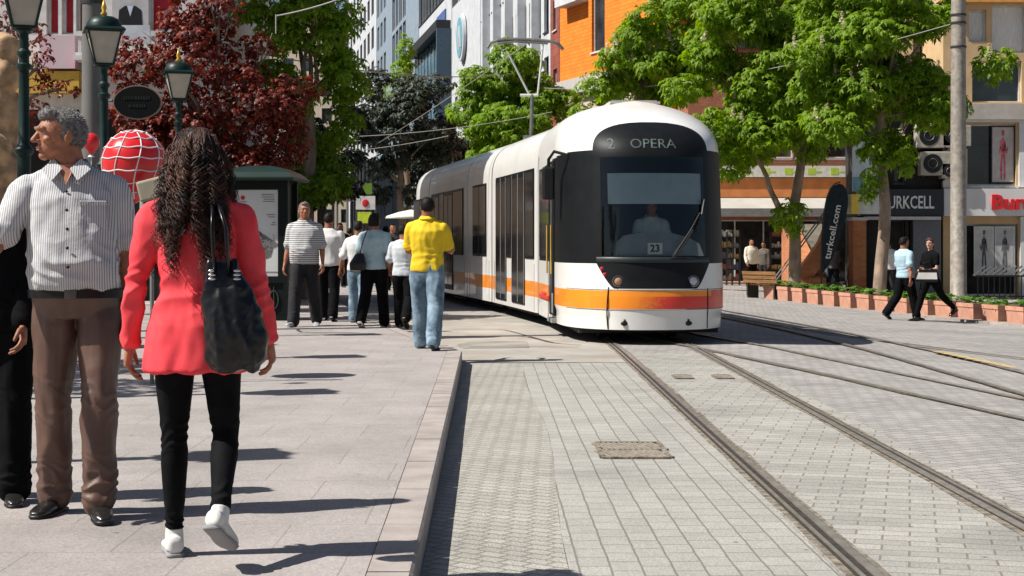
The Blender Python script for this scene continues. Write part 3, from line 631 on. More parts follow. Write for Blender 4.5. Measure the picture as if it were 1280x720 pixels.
def head_mesh(J, yaw, fem=False, vox=.0042, pitch=0):
    c = J['hc']; mb = MB(); q = Quaternion((0, 0, 1), yaw) @ Quaternion((1, 0, 0), pitch)
    def e(p, r, rq=None): mb.ell(c+q @ Vector(p), r, q @ rq if rq else q, seg=20, rings=14)
    f = .94 if fem else 1.0
    e((0, .012, .045), (.074*f, .094, .078)); e((0, -.028, .02), (.064*f, .068, .075)); e((0, -.040, -.035), (.054*f, .052, .060))
    e((0, -.068, -.078), (.027*f, .024, .021)); e((0, -.02, -.052), (.058*f, .062, .036)); e((0, .0, -.01), (.066*f, .075, .06))
    e((0, -.089, .038), (.050, .016, .011)); e((.036, -.068, -.012), (.022, .02, .018)); e((-.036, -.068, -.012), (.022, .02, .018))    # brow, cheekbones
    tri = [(0, -.090, .026), (0, -.104, .004), (0, -.114, -.012)]
    chain(mb, [c+q @ Vector(p) for p in tri], [.009, .0105, .0135], 10); e((.010, -.098, -.016), (.009, .010, .007)); e((-.010, -.098, -.016), (.009, .010, .007))
    e((0, -.090, -.043), (.023, .011, .0062)); e((0, -.088, -.053), (.020, .011, .0068)); e((0, -.083, -.034), (.02, .01, .012))
    for s in (-1, 1): e((s*.074*f, .012, .0), (.009, .019, .031), Quaternion((1, 0, 0), -.2)); e((s*.078*f, .014, .018), (.008, .014, .012))
    nk = J['neck']; top = c+q @ Vector((0, .02, -.03)); r = .052 if fem else .068
    lofted(mb, [(nk-J['up']*.06, r*1.25, r*1.1), (nk-J['up']*.0, r*1.05, r), (nk.lerp(top, .5), r*.96, r*1.0), (top, r*.95, r*1.0)], 20, 2)
    me = remesh(mb, vox, 3, .45); return me, c, q
def eyes(t, c, q, name='eye'):
    for s in (-1, 1):
        m = MB(); m.ell(c+q @ Vector((s*.030, -.0765, .018)), (.0135, .0115, .0085), q, seg=14, rings=10); o = m.build(name, EYEW, t, smooth=True)
        m = MB(); m.ell(c+q @ Vector((s*.030, -.0855, .018)), (.0052, .0035, .0055), q, seg=12, rings=8); m.build('iris', black, o, smooth=True)
EYEW = mat('eye_white', (.30, .26, .23), .4, spec=.2)
def hair_cap(c, q, m_, t, vox=.006, long=0, rough=.004, fem=False, bald=0):
    mb = MB()
    def e(p, r): mb.ell(c+q @ Vector(p), r, q, seg=22, rings=14)
    e((0, .018, .050), (.077, .091, .075)); e((0, .062, .018), (.072, .052, .072)); e((.052, .028, .02), (.029, .052, .055)); e((-.052, .028, .02), (.029, .052, .055)); e((0, -.052, .098-bald), (.052, .036, .030))
    if long:
        lofted(mb, [(c+q @ Vector((0, .05, .05)), .085, .06), (c+q @ Vector((0, .06, -.06)), .088, .05), (c+q @ Vector((0, .07, -.06-long*.5)), .09, .04), (c+q @ Vector((0, .075, -.06-long)), .06, .025)], 16, 2)
    me = remesh(mb, vox, 2); displace(me, lambda v: rough*(N3(v, 38)+.9*N3(v, 120))); return link('hair', me, t, m_)
def bristles(me, t, m_, n, ln, r, seed=1, name='hair_strands'):
    """short separate hairs standing on the hair surface"""
    rg = random.Random(seed); P = me.polygons; V = []; Fc = []; k = len(P)
    for _ in range(n):
        p = P[rg.randrange(k)]; c = Vector(p.center); nn = Vector(p.normal); d = (nn*.55+Vector((rg.gauss(0, .35), rg.gauss(.15, .35), rg.gauss(-.25, .35)))).normalized(); s = d.orthogonal().normalized()*r; i = len(V); l = ln*rg.uniform(.5, 1.3)
        V += [c-s, c+s, c+d*l*.6+s*.6+nn*.002, c+d*l]; Fc += [(i, i+1, i+2), (i, i+2, i+3)]
    me2 = bpy.data.meshes.new('strands'); me2.from_pydata(V, [], Fc); return link(name, me2, t, m_)
def fold(seed, amp=.005, sx=9, sy=9, sz=3.5, extra=None):
    def f(v):
        r = 1-2*abs(N3((v.x*sx+seed, v.y*sy, v.z*sz))); d = amp*(r*.8+N3((v.x*22+seed, v.y*22, v.z*9), 1)*.5)
        return d+(extra(v) if extra else 0)
    return f
def shoe(t, J, nm, s, m_, sole=None, heel=0, vox=.005, size=1):
    a = J['an'+nm]; f = J['ft'+nm]; u = f.cross(Vector((0, 0, 1))).normalized(); upv = u.cross(f).normalized(); g = a-upv*.085
    prof = [(-.070, .020, .022, .048), (-.062, .033, .036, .050), (-.02, .036, .040, .052), (.03, .037, .034, .040), (.08, .043, .028, .031), (.125, .045, .024, .026), (.165, .038, .020, .022), (.192, .020, .012, .016)]
    mb = MB(); lofted(mb, [(g+f*x*size+upv*(zc), hw*size, hh, u, upv) for x, hw, hh, zc in prof], 16, 2.4)
    lofted(mb, [(a+upv*(-.06), .04, .046, u, f), (a+upv*.0, .038, .042, u, f), (a+upv*.03, .036, .04, u, f)], 14, 2)
    o = link('shoe', remesh(mb, vox, 2), t, m_)
    mb = MB(); pr = [(-.075, .024), (-.062, .037), (-.02, .038), (.03, .038), (.08, .046), (.125, .048), (.165, .041), (.196, .020)]
    lofted(mb, [(g+f*x*size+upv*.008, hw*size, .009, u, upv) for x, hw in pr], 12, 3)
    mb.build('sole', sole or black, o, smooth=True)
    if heel: m = MB(); m.tube([g-f*.05+upv*.01, g-f*.05-upv*heel], [.022, .012], 8); m.build('heel', m_, o)
    return o
def person(label, loc, rz, H, P, o):
    """o: options with the clothes. Faces -Y before turning by rz."""
    J = pose(P); k = H/1.75; near = o.get('near', 0); vox = {2: .0075, 1: .013, 0: .018}[near]
    t = thing('person', label, 'person', loc, rz, o.get('group')); t.scale = (k*o.get('wide', 1), k*o.get('wide', 1), k)
    fem = o.get('fem', False); fat = o.get('fat', 0); up = J['up']; pel = J['pel']; sk = o.get('skin', skinm); yaw = o.get('yaw', 0)
    # --- torso ring table: height above pelvis, half width, half depth, forward shift
    if fem: T = [(-.10, .165, .105, 0), (-.02, .172, .112, 0), (.06, .155, .10, 0), (.14, .128, .088, 0), (.22, .130, .09, 0), (.32, .145, .103, -.012), (.42, .152, .094, 0), (.475, .135, .078, 0), (.51, .095, .062, 0), (.56, .055, .052, 0)]
    else: T = [(-.10, .16, .10, 0), (-.02, .165, .108, 0), (.06, .158, .106, -.01), (.14, .152, .106, -.012), (.22, .158, .11, -.012), (.32, .172, .118, -.008), (.41, .176, .108, 0), (.47, .158, .086, 0), (.51, .115, .068, 0), (.56, .064, .058, 0)]
    tw_ = P.get('twist', 0)
    def ring(h, w, d, f, ex=0, exd=None):
        b = fat*math.exp(-((h-.12)/.13)**2); a = tw_*max(0, min(1, h/.5)); u = Vector((math.cos(a), math.sin(a), 0)); v = Vector((-math.sin(a), math.cos(a), 0))
        return (pel+up*h+Vector((0, f-b*.55, 0)), w+ex+b*.3, d+(exd if exd is not None else ex)+b*.55, u, v)
    body = MB(); lofted(body, [ring(*r) for r in T], 24, 2.25)
    for s, nm in ((1, 'l'), (-1, 'r')):
        pts, rr = lerp_chain([J['sh'+nm], J['el'+nm], J['wr'+nm]], [(0, .052), (.15, .054), (.45, .047), (.8, .040), (1, .040), (1.2, .041), (1.5, .036), (1.8, .027), (2, .0245)])
        if fem: rr = [r*.83 for r in rr]
        chain(body, pts, rr, 14)
        pts, rr = lerp_chain([J['hip'+nm], J['kn'+nm], J['an'+nm]], [(0, .07), (.3, .066), (.6, .054), (.9, .042), (1, .04), (1.3, .038), (1.6, .032), (1.9, .028), (2, .028)]); chain(body, pts, rr, 14)
    bm_ = remesh(body, vox*1.2, 2); hm, hc, q = head_mesh(J, yaw, fem, {2: .0042, 1: .008, 0: .012}[near], o.get('nod', 0))
    hands = [hand(J, s, nm, o.get('curl', .35), {2: .0034, 1: .006, 0: 0}[near]) for s, nm in ((1, 'l'), (-1, 'r')) if nm not in o.get('hidehand', '')]
    link('body', joinmesh([bm_, hm]+hands), t, sk)
    if near: eyes(t, hc, q)
    if near == 2:
        for s in (-1, 1):
            m = MB(); m.tube([hc+q @ Vector((s*.014, -.099, .036)), hc+q @ Vector((s*.032, -.098, .042)), hc+q @ Vector((s*.05, -.080, .036))], [.003, .0045, .002], 6, squash=1.3); m.build('eyebrow', o.get('browm', HDARK), t, smooth=True)
        m = MB(); m.ell(hc+q @ Vector((0, -.0955, -.0445)), (.021, .007, .0045), q); m.ell(hc+q @ Vector((0, -.0935, -.0535)), (.018, .008, .0055), q); m.build('lips', LIPS, t, smooth=True)
    if o.get('hair') != 'none': hc_ob = hair_cap(hc, q, o.get('hairm', HDARK), t, .0045 if near == 2 else .012, o.get('long', 0), .0018 if near == 2 else .003, fem)
    if near and not fem: bristles(hc_ob.data, t, o.get('strandm', HSTR), 5200 if near == 2 else 900, .009, .0009 if near == 2 else .0018)
    # --- trousers
    tr = MB(); ex = o.get('baggy', .012); w0 = o.get('tw', 1.0); top = o.get('waist', .10)
    R_ = lambda h: ring(*next(((h,)+tuple(a+(b-a)*(h-r0[0])/(r1[0]-r0[0]) for a, b in zip(r0[1:], r1[1:])) for r0, r1 in zip(T, T[1:]) if r0[0] <= h <= r1[0]), (h, T[0][1], T[0][2], 0)), ex=.008)
    lofted(tr, [R_(-.10), R_(-.05), R_(0), R_(.05), R_(top)], 24, 2.2)
    short = o.get('short', 0)
    for s, nm in ((1, 'l'), (-1, 'r')):
        hp, kn, an = J['hip'+nm], J['kn'+nm], J['an'+nm]
        if o.get('slim'): tab = [(0, .092), (.25, .088), (.6, .072), (.9, .058), (1, .055), (1.3, .054), (1.6, .044), (1.9, .038), (1.93, .038)]
        else: tab = [(0, .098), (.25, .097), (.6, .084), (.9, .074), (1, .072), (1.3, .072), (1.6, .069), (1.85, .068), (2.02, .070)]
        if short: tab = [(u, r*1.08) for u, r in tab if u < short]
        pts, rr = lerp_chain([hp, kn, an], tab); rr = [r*w0+(ex if u > .2 else 0) for r, (u, _) in zip(rr, tab)]
        chain(tr, pts, rr, 18, 1.06)
    me = remesh(tr, vox, 3)
    def legx(v):
        d = 0
        for nm in 'lr':
            a = J['an'+nm]; kn = J['kn'+nm]
            for c, w, am in ((a+Vector((0, 0, .06)), .09, .5 if o.get('slim') else 1.0), (kn, .09, .5)):
                g = math.exp(-((v-c).length/w)**2); d += g*am*.008*(1-2.2*abs(math.sin((v.z+.45*v.x*(1 if N3(v, 5) > 0 else -1)+.05*N3(v, 9))*52+N3(v, 8)*4)))
        return d*o.get('wr', 1)
    displace(me, fold(o.get('seed', 1), o.get('tf', .006), 9, 9, 3, legx)); link('trousers', me, t, o['trm'])
    # --- top garment
    tp = MB(); e2 = o.get('loose', .014); hem = o.get('hem', -.04)
    hs = [h for h in (hem, -.06, 0, .06, .14, .22, .32, .41, .46, .49, .52) if h >= hem]
    def TR(h, ex, exd=None):
        for r0, r1 in zip(T, T[1:]):
            if r0[0] <= h <= r1[0]:
                f = (h-r0[0])/(r1[0]-r0[0]); return ring(h, *(a+(b-a)*f for a, b in zip(r0[1:], r1[1:])), ex=ex, exd=exd)
        return ring(h, *T[0][1:], ex=ex)
    fl = o.get('flare', 0); lofted(tp, [TR(h, e2*(1 if h < .45 else .6)+fl*max(0, (.05-h))) for h in hs]+[TR(.548, .008)], 28, 2.3)
    sl_ = o.get('sleeve', .85)
    for s, nm in ((1, 'l'), (-1, 'r')):
        tab = [(0, .062), (.12, .068), (.4, .062), (.7, .056), (1, .052), (1.3, .05), (1.7, .042), (1.92, .038)]; tab = [(u, r) for u, r in tab if u < sl_]+[(sl_, .062 if sl_ < 1 else .040)]
        pts, rr = lerp_chain([J['sh'+nm], J['el'+nm], J['wr'+nm]], tab); rr = [r*(.78 if fem else .96)+e2*.35 for r in rr]
        if sl_ < 1: rr[-1] = (.058 if not fem else .048)+e2*.7
        chain(tp, pts, rr, 16)
        chain(tp, [J['sh'+nm]+up*.002, J['sh'+nm].lerp(J['neck'], .45)+up*.0, J['neck']+up*-.018], [.050 if fem else .057, .043 if fem else .048, .040], 14)
    def armx(v):
        d = 0
        for nm in 'lr':
            for c, w, am in ((J['el'+nm], .085, 1.0), (J['sh'+nm].lerp(J['chest'], .35), .10, .7), (J['wr'+nm], .06, .8)):
                q_ = (v-c).length
                if q_ < w*2.2: d += math.exp(-(q_/w)**2)*am*.006*(1-2.2*abs(math.sin((v.z*.8+.6*v.x*(1 if v.x > 0 else -1)+.05*N3(v, 8))*50+N3(v, 7)*4)))
        q_ = abs(v.z-(pel.z+.13)); d += .0045*math.exp(-(q_/.08)**2)*(1-2.2*abs(math.sin((v.z+.35*v.x+.06*N3(v, 6))*42+N3(v, 5)*4)))
        return d
    me = remesh(tp, vox, 3); displace(me, fold(o.get('seed', 1)+20, o.get('sf', .006), 8, 8, 4, armx if near else None)); link(o.get('topname', 'shirt'), me, t, o['topm'])
    if o.get('collar'):
        m = MB(); c0 = J['neck']; n_ = 26
        for i in range(n_):
            a0, a1 = [(-.5*PI+.28)+(2*PI-.56)*(i+j)/n_ for j in (0, 1)]
            def P3(a, r, z): return c0+up*z+Vector((math.cos(a)*r*1.02, math.sin(a)*r*.98-.002, -.05*max(0, -math.sin(a))*(1 if r > .05 else 0)))
            fr_ = lambda a: math.exp(-((abs(math.remainder(a+PI/2, 2*PI))-.50)/.28)**2)
            A = [P3(a0, .071, .035), P3(a1, .071, .035), P3(a1, .096+.014*fr_(a1), -.004-.030*fr_(a1)), P3(a0, .096+.014*fr_(a0), -.004-.030*fr_(a0))]
            B = [v+Vector((0, 0, .006)) for v in A]; m.add(A+B, [(0, 1, 2, 3), (7, 6, 5, 4), (3, 2, 6, 7), (1, 0, 4, 5)])
        m.build('collar', o['topm'], t, smooth=True)
    if o.get('belt'):
        r = TR(.004, .030); m = MB(); a = [r[0]+Vector((0, 0, 0)), r[1], r[2]]
        lofted(m, [(r[0]-up*.017, r[1], r[2], r[3], r[4]), (r[0]+up*.017, r[1], r[2], r[3], r[4])], 36, 2.25); b = m.build('belt', mat('black_leather', (.006, .006, .006), .4, spec=.3), t, smooth=True, angle=50)
        m = MB(); y = r[0].y-r[2]
        m.box((r[0].x, y-.004, r[0].z), (.05, .008, .042), bev=.003); m.build('buckle', mat('buckle_metal', (.09, .085, .075), .3, metal=.6), b)
    for s, nm in ((1, 'l'), (-1, 'r')): shoe(t, J, nm, s, o['shoem'], o.get('solem'), o.get('heel', 0), .005 if near == 2 else .012)
    return t, J, hc, q, TR
HDARK = mat('dark_hair', (.008, .006, .005), .6, var=.4, vs=60, spec=.2, bump=.3, bs=150)
HGREY = mat('grey_hair', (.10, .095, .09), .7, var=.3, vs=60, bump=.4, bs=220, col2=(.24, .23, .22))
HRED = mat('auburn_hair', (.10, .022, .010), .45, var=.4, vs=60)
HSTR = leafmat('short_dark_hair', (.006, .005, .004), (.02, .014, .010), .0)
HSTRG = leafmat('short_grey_hair', (.07, .068, .065), (.42, .41, .40), .0)
LIPS = mat('lips', (.36, .11, .09), .4)
bshoe = mat('black_shoe_leather', (.016, .014, .013), .25, var=.3, spec=.6)
cream_sole = mat('white_sole', (.6, .58, .54), .6)
denim = mat('blue_denim', (.10, .17, .25), .85, var=.35, vs=7, bump=.3, bs=200, col2=(.26, .36, .44))
blkcloth = mat('black_cloth', (.0045, .0045, .0055), .85, spec=.08, var=.3, bump=.2, bs=200)
dkgrey = mat('dark_grey_cloth', (.014, .014, .017), .85, var=.3)
def W0(px, Y, z=None): return (X_(px, Y), Y, SW if z is None else z)
PEOPLE = {}
# --- man in the striped shirt (walking towards the camera, looking to his right)
brown = mat('brown_suit_cloth', (.10, .052, .036), .5, var=.22, vs=5, spec=.55, bump=.2, bs=260)
shirtm = stripemat('pinstriped_shirt_cloth', (.58, .57, .55), (.24, .26, .30), 0, 105, .6)
Pm = dict(legl=(.20, .12, .03, .0), legr=(-.04, .10, .03, .0), arml=(-.12, .16, .3, 0), armr=(.35, .50, .55, -.35), head=(0, -.22, 0), out=.28, twist=.12, tilt=-.06)
t, J, hc, q, TR = person('grey haired man in pinstriped short sleeved shirt and brown trousers walking forward', W0(97, 7.05), R(6), 1.79, Pm,
    dict(near=2, fat=.055, yaw=R(-62), hairm=HGREY, browm=HGREY, strandm=HSTRG, topm=shirtm, trm=brown, shoem=bshoe, belt=1, collar=1, sleeve=.74, hem=.022, loose=.018, waist=.03, baggy=.010, tw=.84, tf=.013, sf=.011, seed=3, wr=1.3, wide=1.01))
m = MB(); 
for z in (.44, .36, .28, .20, .12):
    r = TR(z, .02); m.ell((r[0].x, r[0].y-r[2]-.004, r[0].z), (.007, .004, .007), seg=8, rings=6); m.build('button', black, t, smooth=True); m = MB()
for sg in (-1, 1):       # collar flaps and the open neck between them
    n_ = J['neck']; m = MB(); P = [(.056, -.050, .034), (.016, -.090, -.010), (.052, -.122, -.062), (.100, -.082, -.012), (.085, -.02, .012)]; Q = [n_+Vector((sg*x, y, z)) for x, y, z in P]
    m.add(Q+[v+Vector((0, -.006, .003)) for v in Q], [(0, 1, 2, 3, 4), (9, 8, 7, 6, 5)]+[(k, (k+1) % 5, 5+(k+1) % 5, 5+k) for k in range(5)]); m.build('collar_flap', shirtm, t)
m = MB(); n_ = J['neck']; m.add([n_+Vector(v) for v in ((-.030, -.080, .012), (.030, -.080, .012), (.022, -.100, -.03), (.002, -.115, -.078), (-.018, -.100, -.03))], [(4, 3, 2, 1, 0)]); m.build('open_neck', skinm, t)
r = TR(.40, .022); r2 = TR(.28, .022); m = MB(); m.box((.085, (r[0].y-r[2]+r2[0].y-r2[2])/2+.018, (r[0].z+r2[0].z)/2), (.11, .008, .12), rx=-.08, rz=.22, bev=.003); m.build('chest_pocket', shirtm, t)
m = MB(); m.box((.085, (r[0].y-r[2]+r2[0].y-r2[2])/2+.014, r[0].z-.012), (.112, .010, .014), rx=-.08, rz=.22); m.build('pocket_flap', shirtm, t)
# --- woman in the red jacket (walking away)
coral = mat('coral_red_jacket_cloth', (.78, .045, .06), .8, var=.04, vs=8, bump=.2, bs=320, col2=(.84, .07, .085))
jeans = mat('black_jeans', (.0045, .0045, .0055), .8, spec=.1, var=.35, vs=12, bump=.25, bs=160)
sneak = mat('white_sneaker', (.62, .60, .57), .6, var=.1, vs=20)
Pw = dict(legl=(.08, .03, .015, 0), legr=(.04, .88, .06, -.50), arml=(-.02, .24, .22, .0), armr=(.05, .26, .25, .0), head=(0, 0, 0), out=.22, lean=0)
t, J, hc, q, TR = person('woman with long curly dark hair in coral red jacket walking away from the camera', W0(246, 6.10), R(180+4), 1.625, Pw,
    dict(near=2, fem=True, yaw=R(12), topm=coral, trm=jeans, shoem=sneak, solem=mat('grey_sole', (.22, .22, .23), .7), sleeve=1.93, hem=-.185, loose=.018, flare=.12, slim=1, baggy=.0, tf=.003, wr=1.1, sf=.013, seed=8, topname='jacket', long=0))
WOMAN = t
curl = mat('curly_hair', (.014, .008, .006), .5, var=.5, vs=9, spec=.35, col2=(.085, .032, .018))
rng = random.Random(5); m = MB(); cap = MB()
lofted(cap, [(hc+Vector((0, .02, .132)), .02, .02), (hc+Vector((0, .02, .125)), .045, .05), (hc+Vector((0, .025, .10)), .068, .072), (hc+Vector((0, .045, .03)), .088, .075), (hc+Vector((0, .065, -.08)), .10, .062), (hc+Vector((.0, .085, -.20)), .115, .05), (hc+Vector((.0, .098, -.27)), .085, .035), (hc+Vector((.0, .10, -.33)), .03, .015)], 20, 2)
me = remesh(cap, .009, 2); displace(me, lambda v: .011*N3((v.x*26, v.y*26, v.z*11))+.006*N3(v, 60)); link('hair_mass', me, t, curl)
for i in range(84):
    a = rng.uniform(-.12*PI, 1.12*PI); ca, sa = math.cos(a), math.sin(a); z0_ = rng.uniform(.0, .13) if i % 3 else rng.uniform(-.22, .0)
    top_r = math.sqrt(max(.05, 1-((z0_-.05)/.1)**2)) if z0_ > -.02 else 1
    ln = rng.uniform(.22, .55)-max(0, -z0_); st = hc+Vector((ca*.080*top_r, .02+sa*.088*top_r, z0_)); ph = rng.random()*6.28; fr_ = rng.choice((-1, 1))*rng.uniform(70, 105); ar = rng.uniform(.012, .022); spx = rng.uniform(.2, .95); nseg = 56
    for j in range(15):
        fj = fr_*rng.uniform(.72, 1.25); dph = rng.gauss(0, .9); da = ar*rng.uniform(.35, 1.25); lj = ln*rng.uniform(.85, 1.04); pts = []; ox = rng.gauss(0, .007)
        for k in range(nseg+1):
            u = k/nseg; z = -lj*u; grow = min(1, u*3); wx = ca*(.04+.05*u)*grow*spx; wy = sa*.035*grow+.075*u*(1 if sa > .1 else .35); am = da*min(1, max(0, u*2.6-.12)+.05)
            pts.append(st+Vector((wx+ox+am*math.cos(ph+dph+fj*z+2*u*dph), wy+am*math.sin(ph+dph+fj*z+2*u*dph), z)))
        r0 = rng.uniform(.0013, .0027); m.tube(pts, [r0*(1-.5*(k/nseg)**2) for k in range(nseg+1)], 4)
m.build('curls', curl, t, smooth=True)
# jacket details: back seam, hem
m = MB(); m.tube([(0, TR(h, .02)[0].y+TR(h, .02)[2]+.001, J['pel'].z+h) for h in (-.09, .0, .08, .16, .24)], .0022, 5); m.build('back_seam', coral, t)
# --- her shoulder bag: a thing of its own, held on her right shoulder
vinyl = mat('black_patent_vinyl', (.006, .006, .007), .28, var=.3, vs=8, spec=.35)
bp_ = Vector((X_(293, 5.95), 5.90, 0)); bag = thing('shoulder_bag', 'glossy black shoulder bag with gathered front hanging on the red jacket', 'bag', (bp_.x+.01, bp_.y, Z_(462, 5.9)), R(6))
m = MB(); hB = (468-395)/F*6.15
lofted(m, [((0, 0, .0), .085, .03), ((0, -.005, .04), .108, .055), ((.0, -.006, .12), .112, .058), ((-.015, 0, .22), .10, .05), ((-.035, .01, .32), .075, .042), ((-.05, .025, .40), .05, .03)], 22, 2.5)
me = remesh(m, .005, 2); displace(me, lambda v: .013*(1-2*abs(N3((v.x*17+3, v.y*6, v.z*4))))+.004*N3(v, 40)); link('bag_body', me, bag, vinyl)
for sx_ in (-.03, .02):
    m = MB(); m.tube([(sx_-.04, -.02, .36), (sx_-.045, -.035, .44), (sx_-.05, -.03, .52), (-.062+sx_*.6, .0, .575), (-.07+sx_*.6, .07, .60), (-.07+sx_*.6, .16, .55)], .023, 8, squash=.35); m.build('strap', vinyl, bag, smooth=True)
m = MB()
for i, (a, l) in enumerate(((-2.1, .10), (-1.1, .09), (2.7, .075), (.4, .075))):
    d = Vector((math.cos(a), -.2, math.sin(a))); m.tube([(-.03, -.062, .17), Vector((-.03, -.075, .17))+d*l*.5, Vector((-.03, -.068, .17))+d*l], [.006, .022, .010], 8, squash=.35)
m.v and None
m = MB()
for xx in (-.05, .04):
    for zz in (.335, .35, .365): m.ell((xx-.03, -.035, zz), (.014, .006, .006))
m.build('strap_ring', mat('silver_ring', (.5, .5, .5), .25, metal=.9), bag, smooth=True)
# --- figure in black at the left edge
Pb = dict(legl=(.15, .10, .03, 0), legr=(-.12, .14, .03, 0), arml=(.1, .14, .35, .0), armr=(0, .12, .2, 0), out=.2, tilt=-.17)
t, J, hc, q, TR = person('person in long black coat at the left edge beside the pinstriped man', W0(-8, 7.45), R(8), 1.63, Pb,
    dict(near=2, yaw=R(20), topm=blkcloth, trm=blkcloth, shoem=bshoe, sleeve=1.9, hem=-.10, loose=.035, flare=.15, tf=.008, seed=5, topname='coat', wide=1.02))
# --- man in yellow shirt
yellow = mat('yellow_cotton', (.72, .50, .015), .8, var=.10, vs=5, bump=.2, bs=120)
person('man in bright yellow shirt and faded jeans walking away along the kerb', W0(534, 17.95), R(180-8), 1.72, dict(legl=(.22, .06, .03, 0), legr=(-.16, .22, .04, -.25), arml=(.3, .20, 1.3, .25), armr=(.35, .24, 1.3, .2), out=.12, head=(-.1, 0, 0)),
    dict(near=1, yaw=R(15), topm=yellow, trm=denim, shoem=bshoe, sleeve=.75, hem=-.05, loose=.020, tf=.010, sf=.012, seed=9, wr=1.3, hidehand='', collar=1, wide=1.02))
# --- striped T-shirt man
strp = stripemat('grey_striped_jersey', (.55, .54, .52), (.16, .17, .19), 2, 34, .55)
Ym = 22.9
person('older man in grey striped polo shirt and dark trousers walking forward by the kiosk', W0(381, Ym), R(-6), 1.80, dict(legl=(-.18, .22, .03, -.25), legr=(.28, .05, .03, .15), arml=(-.05, .22, .45, .0), armr=(.0, .2, .3, 0), out=.2, head=(0, 0, 0)),
    dict(near=1, yaw=R(20), topm=strp, trm=dkgrey, shoem=mat('grey_sneaker', (.3, .3, .32), .6), solem=cream_sole, sleeve=.85, hem=-.06, loose=.03, fat=.05, seed=12, hairm=HGREY, strandm=HSTRG, collar=1, wide=1.02))
wht = mat('white_cotton', (.62, .62, .61), .85, var=.06)
person('person in plain white shirt and black trousers just behind the striped man', W0(411, 24.4), R(175), 1.66, dict(legl=(.2, .1, .03, 0), legr=(-.15, .25, .03, -.3), arml=(.1, .14, .4, 0), armr=(-.1, .12, .3, 0)),
    dict(near=0, topm=wht, trm=blkcloth, shoem=sneak, sleeve=.9, hem=-.06, loose=.035, seed=2, wide=1.02))
ltb = mat('pale_blue_cotton', (.34, .46, .50), .85, var=.1, vs=12)
Yb = 22.6
person('woman in pale blue top and black trousers walking away beside the yellow shirt', W0(468, Yb), R(180-14), 1.62, dict(legl=(-.22, .28, .03, -.45), legr=(.18, .05, .03, 0), arml=(.1, .28, .6, .05), armr=(-.05, .22, .3, 0)),
    dict(near=1, topm=ltb, trm=blkcloth, shoem=bshoe, solem=cream_sole, sleeve=.7, hem=-.06, loose=.03, seed=22, wide=1.03, long=.02, slim=0))
bag = thing('shoulder_bag', 'plain black bag carried by the woman in the pale blue top', 'bag', (X_(447, Yb-.16), Yb-.14, Z_(338, Yb)), 0)
m = MB(); lofted(m, [((0, 0, 0), .11, .05), ((0, 0, .1), .12, .06), ((.03, 0, .24), .06, .03)], 16, 2.6); link('bag_body', remesh(m, .012, 2), bag, vinyl)
m = MB(); m.tube([(.02, 0, .2), (.08, -.02, .42), (.13, .0, .56), (.14, .12, .6)], .02, 6, squash=.4); m.build('strap', vinyl, bag)
person('person in white top and blue jeans half hidden beyond the pale blue top', W0(448, 23.9), R(170), 1.52, dict(legl=(.12, .1, .03, 0), legr=(-.1, .2, .03, -.2), arml=(-.15, .35, .5, -.1)),
    dict(near=0, topm=wht, trm=denim, shoem=sneak, sleeve=.9, hem=-.06, loose=.03, seed=32, wide=1.0))
person('young man in white T-shirt and black trousers striding beside the yellow shirt', W0(505, 22.4), R(172), 1.46, dict(legl=(.25, .12, .03, 0), legr=(-.2, .55, .03, -.75), arml=(.1, .3, .8, .0), armr=(.15, .2, .9, .15)),
    dict(near=1, topm=mat('off_white_cotton', (.52, .55, .58), .85), trm=blkcloth, shoem=mat('brown_shoe', (.2, .1, .06), .6), sleeve=.8, hem=-.06, loose=.03, seed=42, wide=1.03, yaw=R(-60)))
# --- couple crossing on the right
lb = mat('light_blue_shirting', (.36, .50, .58), .85, var=.08)
Yc = 32.2; g = gz(8)
person('man in light blue shirt and black trousers crossing the road on the right', (X_(1131, Yc), Yc, g), R(118), 1.70, dict(legl=(-.25, .45, .03, -.5), legr=(.3, .1, .03, 0), arml=(.2, .2, .3, 0), armr=(-.25, .25, .2, 0), lean=-.05),
    dict(near=1, topm=lb, trm=blkcloth, shoem=bshoe, sleeve=.8, hem=-.05, loose=.03, seed=52, wide=1.03, fat=.03))
person('woman with auburn hair in black top and trousers crossing on the right', (X_(1163, Yc-.3), Yc-.3, g), R(-62), 1.70, dict(legl=(-.55, .35, .02, -.45), legr=(.38, .05, .02, 0), arml=(.15, .15, 1.3, .3), armr=(.2, .15, 1.0, .2), lean=-.02),
    dict(near=1, fem=True, topm=blkcloth, trm=blkcloth, shoem=bshoe, sleeve=.6, hem=-.08, loose=.015, slim=1, seed=62, hairm=HRED, long=.24, yaw=R(25), skin=skin2))
bag = thing('handbag', 'white and black handbag held by the woman in black', 'handbag', (X_(1157, Yc-.55), Yc-.58, Z_(352, Yc-.5)), R(-12))
m = MB(); m.prism([(-.2, 0), (.22, 0), (.2, .2), (-.12, .24)], -.05, .05, M=Matrix(((1, 0, 0, 0), (0, 0, 1, 0), (0, 1, 0, 0), (0, 0, 0, 1)))); m.build('bag_body', mat('white_bag_leather', (.6, .58, .55), .5), bag)
m = MB(); m.bx(-.205, .225, -.056, .056, -.004, .05); m.bx(-.14, .21, -.055, .055, .19, .245); m.build('bag_trim', vinyl, bag)
m = MB(); m.tube([(-.1, 0, .22), (-.06, 0, .36), (.06, 0, .40), (.14, 0, .2)], .012, 6); m.build('strap', vinyl, bag)
shades = thing('sunglasses', 'dark sunglasses worn by the woman in black', 'sunglasses', (X_(1161, Yc-.45), Yc-.46, Z_(300, Yc-.42)), R(-30))
